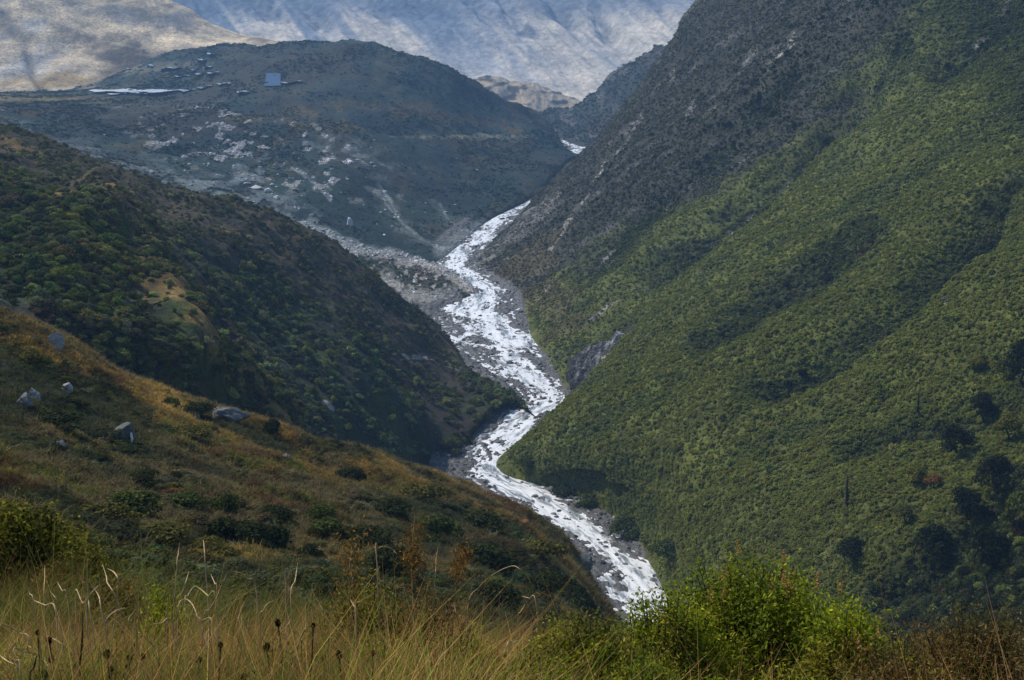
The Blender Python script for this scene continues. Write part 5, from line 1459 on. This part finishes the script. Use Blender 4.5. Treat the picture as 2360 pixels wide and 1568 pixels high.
PS = tuple(PALEST); TS = (.36, .25, .12); RS = (.28, .15, .07); DS = (.05, .038, .022)
za = lambda L: [(x / 3.0, 1045 + y / 3.0) for x, y in L]
zb = lambda L: [(786 + x / 3.0, 1045 + y / 3.0) for x, y in L]
STEMS = [
    (za([(190, 820), (188, 900), (205, 970), (240, 1050)]), 4.6, 4.0, PS, "thin pale forked stem, leftmost tall one against the dark bush"),
    (za([(185, 985), (240, 1020), (310, 1050), (385, 1095)]), 4.3, 4.5, PS, "pale stem lying down to the right, at the far left"),
    (za([(310, 780), (309, 870), (305, 1000)]), 4.7, 3.4, TS, "straight upright tan stem in front of the dark bush"),
    (za([(398, 893), (430, 950), (465, 1005)]), 4.6, 3.6, PS, "short pale stem leaning left in front of the dark bush"),
    (za([(348, 955), (390, 1010), (412, 1070), (420, 1200)]), 4.4, 4.0, PS, "pale stem drooping over to the left, below the short leaning one"),
    (za([(555, 843), (570, 890), (592, 965)]), 4.6, 4.6, PS, "short thick pale stem leaning left beside the tall straight one"),
    (za([(600, 740), (606, 880), (611, 1000), (626, 1130)]), 4.6, 4.0, PS, "tall straight pale stem, tallest left of the small yellow-green bush"),
    (za([(609, 878), (650, 935), (685, 995), (702, 1090)]), 4.5, 4.2, PS, "pale stem leaning across from the tall straight one"),
    (za([(708, 768), (735, 850), (742, 895), (775, 945), (800, 1000), (803, 1075)]), 4.4, 4.6, PS, "long wavy pale stem in the middle of the left stems"),
    (za([(745, 798), (785, 820), (812, 860), (820, 910), (815, 1000)]), 4.5, 4.8, PS, "pale stem hooked over to the left at its tip, beside the wavy one"),
    (za([(690, 908), (640, 955), (575, 1035), (520, 970)]), 4.3, 4.2, PS, "V-shaped broken pale stem among the left stems"),
    (za([(870, 918), (895, 980), (925, 1060)]), 4.5, 3.8, RS, "short reddish stem leaning left, right of the hooked one"),
    (za([(950, 785), (956, 900), (955, 1180)]), 4.6, 3.2, TS, "long straight tan stem, right of the hooked one"),
    (za([(1010, 800), (1012, 900), (1020, 1050)]), 4.9, 2.4, RS, "thin faint brown stem next to the long straight tan one"),
    (za([(1242, 618), (1232, 700), (1221, 795)]), 5.0, 3.6, PS, "upright stem standing alone high, left of a pair of two"),
    (za([(1407, 600), (1413, 670), (1418, 745)]), 5.0, 3.8, PS, "upright stem standing alone high, right of a pair of two"),
    (za([(1305, 820), (1285, 890), (1262, 960), (1228, 1060)]), 4.6, 5.0, TS, "stem with a brown seed tip leaning right, under the high pair"),
    (za([(1166, 918), (1162, 1000), (1155, 1175)]), 4.5, 4.2, TS, "greenish tan upright stem before the dark gap in the grass"),
    (za([(1183, 940), (1205, 1010), (1222, 1120), (1220, 1270)]), 4.4, 4.2, TS, "tan stem curving up to the left beside the dark gap"),
    (za([(1225, 1065), (1250, 1020), (1290, 1010), (1330, 1045), (1358, 1110), (1378, 1185)]), 4.3, 4.0, PS, "pale stem bent into a full arch, right of the dark gap"),
    (za([(1360, 915), (1328, 935), (1300, 985), (1280, 1050)]), 4.6, 3.8, PS, "stem hooked to the right above the full arch"),
    (za([(1360, 920), (1400, 950), (1440, 985), (1490, 1000)]), 4.6, 4.4, (.34, .30, .10), "broad yellowish blade drooping right above the full arch"),
    (za([(1458, 838), (1485, 900), (1502, 970)]), 4.7, 4.0, PS, "short pale stem leaning left near the long slanting one"),
    (za([(1569, 830), (1535, 910), (1500, 995), (1450, 1080), (1410, 1142)]), 4.4, 4.4, TS, "long straight stem slanting up to the right"),
    (za([(1615, 818), (1665, 830), (1715, 870), (1765, 915)]), 5.2, 4.0, PS, "pale twig lying down to the bluish grey slab"),
    (za([(1945, 760), (1960, 830), (1977, 915)]), 4.7, 4.4, PS, "short pale stem leaning left in front of the dark round bush"),
    (za([(2066, 720), (2053, 800), (2040, 880), (2010, 1005)]), 4.6, 3.8, PS, "tall stem leaning right in front of the dark round bush"),
    (za([(1712, 990), (1670, 1070), (1650, 1140), (1642, 1260)]), 4.4, 3.2, RS, "thin reddish stem curving right at lower centre left"),
    (za([(1892, 1020), (1850, 1040), (1818, 1090), (1800, 1160)]), 4.3, 4.0, TS, "tan stem bowing over to the right in the brown grass"),
    (za([(2012, 1148), (1975, 1210), (1930, 1310)]), 4.1, 4.0, PS, "pale straight stem slanting right, left of the long pale blade"),
    (za([(2132, 1178), (2100, 1230), (2070, 1300), (2040, 1420), (2012, 1560)]), 3.9, 5.6, PS, "long pale curved blade, biggest of the lower grass"),
    (za([(0, 1172), (60, 1195), (130, 1240), (215, 1312)]), 4.0, 4.6, PS, "long pale stem lying down right at the left edge"),
    (za([(340, 1482), (300, 1430), (230, 1385), (160, 1370), (95, 1390)]), 3.9, 4.8, PS, "pale stem arched low in the bottom left corner"),
    (za([(-10, 1390), (40, 1430), (90, 1455), (138, 1470)]), 3.8, 4.6, PS, "pale stem bent right at the very left edge near the bottom"),
    (za([(862, 1068), (800, 1090), (750, 1130), (728, 1180), (740, 1260)]), 4.2, 4.4, PS, "pale stem bent over to the right below the wavy one"),
    (za([(935, 1080), (890, 1150), (920, 1200), (950, 1260)]), 4.2, 3.6, TS, "kinked tan stem below the long straight tan one"),
    (za([(960, 1205), (1000, 1270), (1050, 1320), (1102, 1395)]), 4.0, 4.2, PS, "pale stem slanting down right in the lower green grass"),
    (za([(1030, 1186), (1110, 1176), (1190, 1180)]), 4.1, 4.4, PS, "pale stem lying nearly level before the dark gap"),
    (za([(1278, 1104), (1340, 1120), (1400, 1150), (1468, 1186)]), 4.2, 3.8, TS, "tan stem lying down right across the full arch"),
    (za([(1550, 1300), (1515, 1275), (1470, 1268), (1425, 1275)]), 4.0, 3.6, PS, "low pale stem curled to the left in the green grass"),
    (za([(1745, 1290), (1715, 1220), (1670, 1170)]), 4.1, 3.4, TS, "short tan stem bent left in the brown grass"),
    (za([(330, 1265), (400, 1300), (460, 1360), (505, 1450)]), 4.0, 3.4, TS, "faint tan stem curving down right in the lower left"),
    (za([(572, 1100), (568, 1300), (552, 1450), (545, 1580)]), 3.6, 8.5, DS, "thick dark upright stalk at the bottom, below the V-shaped stem"),
    (za([(252, 1405), (235, 1480), (212, 1580)]), 3.6, 8.0, DS, "thick dark stalk leaning right in the bottom left corner"),
    (zb([(200, 590), (222, 650), (246, 722)]), 5.0, 4.2, PS, "short pale blade leaning left, left of the tall plume"),
    (zb([(385, 695), (350, 660), (300, 645), (262, 655), (242, 680)]), 5.0, 3.6, TS, "stem curled over to the right, left of the tall plume"),
    (zb([(672, 648), (658, 720), (655, 790), (650, 885)]), 5.0, 3.2, RS, "thin brown stem with a pale tip, right of the tall plume"),
    (zb([(1335, 935), (1290, 860), (1235, 800), (1182, 780), (1090, 815), (1010, 870), (950, 930), (880, 1040)]), 4.8, 3.4, TS, "great arched stem over the dark hollow at bottom centre"),
    (zb([(780, 1040), (800, 1120), (815, 1190), (826, 1290)]), 4.6, 4.2, RS, "upright reddish blade left of the small bright sprig shrub"),
    (zb([(308, 808), (312, 900), (318, 1005)]), 4.8, 3.4, TS, "greenish straight stem below the tall plume's left"),
    (zb([(206, 980), (140, 1020), (98, 1050), (105, 1180)]), 4.6, 4.0, TS, "forked tan stem at the left of the rust-brown tangle"),
    (zb([(0, 960), (60, 1010), (90, 1060), (98, 1100)]), 4.6, 3.6, TS, "tan stem leaning left at the left of the rust-brown tangle"),
    (zb([(1248, 988), (1300, 1002), (1345, 1022)]), 4.8, 3.6, TS, "short level twig under the feathery weed"),
    (zb([(1232, 1290), (1190, 1310), (1150, 1345)]), 4.3, 4.0, PS, "short pale stalk slanting right above the olive and green shrub"),
    (zb([(1270, 1048), (1240, 1100), (1222, 1150)]), 4.8, 3.4, TS, "short tan twig slanting right near the feathery weed"),
    (zb([(250, 1255), (290, 1310), (330, 1370)]), 4.2, 3.4, TS, "thin tan stem slanting down right below the rust-brown tangle"),
]
for k, (pts, D, wd, col, lab) in enumerate(STEMS):
    stem(pts, D, wd, col, lab, seed=k)
stem(zb([(511, 425), (506, 500), (498, 600), (494, 720), (490, 860)]), 5.0, 6.0, TS, "tallest grass plume, upright and tan with a bushy brown base, at bottom centre", name="grass_plume", fuzz=(.3, .75, .022, 420, (.13, .075, .035)), seed=99)
stem(zb([(884, 672), (850, 710), (815, 760), (795, 830), (790, 900)]), 5.0, 3.6, RS, "rusty plume bending right, between the tallest plume and the great arch", name="grass_plume", fuzz=(.05, .6, .014, 260, (.14, .08, .038)), seed=98)
stem(zb([(130, 600), (70, 700), (60, 820), (80, 980)]), 5.3, 3.2, RS, "loose brown plume leaning right, left of the tallest one", name="grass_plume", fuzz=(.0, .8, .03, 420, (.14, .09, .04)), seed=97)

# dark seed heads
head_mesh = []
for i in range(4):
    rr = np.random.default_rng(760 + i); m = 260
    d = rr.normal(0, 1, (m, 3)); d /= np.linalg.norm(d, axis=1, keepdims=True)
    me = mesh_np("seed_head", leaf_quads(d * rr.uniform(.55, 1.05, (m, 1)) * np.array([1, 1, 1.25]), d, .5, .3, rr), quads_faces(m), M_leaf, False)
    set_color(me, "leaf", np.repeat(np.array([.022, .013, .009]) * np.exp(rr.normal(0, .4, (m, 1))), 4, 0))
    head_mesh.append(me)
HEADS = za([(340, 1295), (355, 1425), (740, 1390), (895, 1415), (880, 1475), (770, 1492), (810, 1530), (865, 1545), (305, 1530), (258, 1560), (1950, 1450), (1762, 1520), (1950, 1522), (1920, 1172), (1845, 1345), (1372, 1430), (990, 1405), (2165, 1192), (260, 1240), (2050, 1560), (1686, 1556), (2345, 1392), (2240, 1420), (1525, 1325)]) + zb([(222, 1380), (905, 1540)])
for k, (X, Y) in enumerate(HEADS):
    D = 3.7 + .25 * math.sin(k * 2.1)
    p = world(X, Y, D); g = ground_at(p[0], p[1])
    root = empty("seed_plant", (p[0], p[1], g)); tag(root, "thin plant with a round dark brown seed head in the foreground grass", "weed", "dark seed heads in the foreground grass")
    h = p[2] - g
    zz = np.linspace(0, h, 8)
    b = Bundle(); b.add(*tube(np.stack([.02 * np.sin(zz * 5 + k) - .02 * math.sin(h * 5 + k), 0 * zz, zz], -1), np.full(8, .0022), 5))
    link(bpy.data.objects.new("stalk", b.mesh("stalk", M_stem, (.06, .05, .025))), root)
    o = link(bpy.data.objects.new("seed_head", head_mesh[k % 4]), root)
    o.location = (0, 0, h); q = .0078 * (1 + .25 * math.sin(k)); o.scale = (q, q, q * 1.1)

for X, Y, w, c, k in ((1640, 1530, 240, GL[:3], 31), (1800, 1500, 260, GL, 32), (1100, 1520, 220, GO + GL[:1], 33), (1960, 1510, 220, GO, 34), (2150, 1500, 240, GB + GO[:1], 35), (2320, 1490, 240, GB, 36), (980, 1500, 200, GB + GO[:2], 37), (1350, 1540, 220, GO + GB[:1], 38)):
    plant("low_shrub", X, Y, w, 4.0, 240, 48, .014, c, "low leafy undergrowth shrub filling the bottom edge among the foreground shrubs", "shrub", "low undergrowth shrubs along the bottom edge", seed=k)

for X, Y, w, D, c, k in ((70, 1440, 200, 4.2, [(.30, .20, .10), (.20, .12, .05)], 51), (640, 1410, 220, 5.2, [(.24, .15, .06), (.16, .10, .04)], 52), (760, 1360, 240, 5.8, [(.22, .15, .05), (.15, .12, .035)], 53), (300, 1430, 220, 4.6, [(.26, .16, .07), (.15, .085, .035)], 54), (500, 1440, 220, 4.6, [(.22, .14, .05), (.14, .14, .03)], 55), (1040, 1380, 180, 5.2, [(.20, .11, .045), (.26, .16, .07)], 56)):
    plant("dry_bracken", X, Y - 20, w, D, 160, 30, .016, c, "tangle of dry tan and rust twigs standing in the meadow grass", "weed", "dry tangles in the meadow", seed=k, shape=.5, start=.25, twig_col=(.16, .10, .05))

for X, Y, w, D, c, k in ((700, 1440, 190, 4.6, GL[:3] + GO[:1], 61), (440, 1470, 170, 4.3, GL[:3], 62), (880, 1430, 200, 4.8, GO + GL[:1], 63), (180, 1480, 150, 4.2, GO + GL[:1], 64), (600, 1500, 150, 4.1, GL[:2] + GO[:2], 65)):
    plant("meadow_herb", X, Y, w, D, 150, 40, .015, c, "leafy green herb clump growing among the meadow grasses", "weed", "green herb clumps in the meadow", seed=k, shape=.8)

# ------------------------------------------------------------------ air between here and the far mountain
hb = [(-8800, -580, -372), (8800, 10300, 1700)]
V = [(hb[i][0], hb[j][1], hb[k][2]) for i in (0, 1) for j in (0, 1) for k in (0, 1)]
F = [(0, 1, 3, 2), (4, 6, 7, 5), (0, 4, 5, 1), (2, 3, 7, 6), (0, 2, 6, 4), (1, 5, 7, 3)]
M_haze, nt, out = new_mat("valley_air")
pv = nd(nt, "ShaderNodeVolumePrincipled")
pv.inputs["Color"].default_value = (.33, .60, 1.0, 1)
pv.inputs["Density"].default_value = HAZE
pv.inputs["Anisotropy"].default_value = 0.1
nt.links.new(pv.outputs[0], out.inputs["Volume"])
o = link(bpy.data.objects.new("haze", mesh_np("haze", V, F, M_haze, False)))
tag(o, kind="stuff")
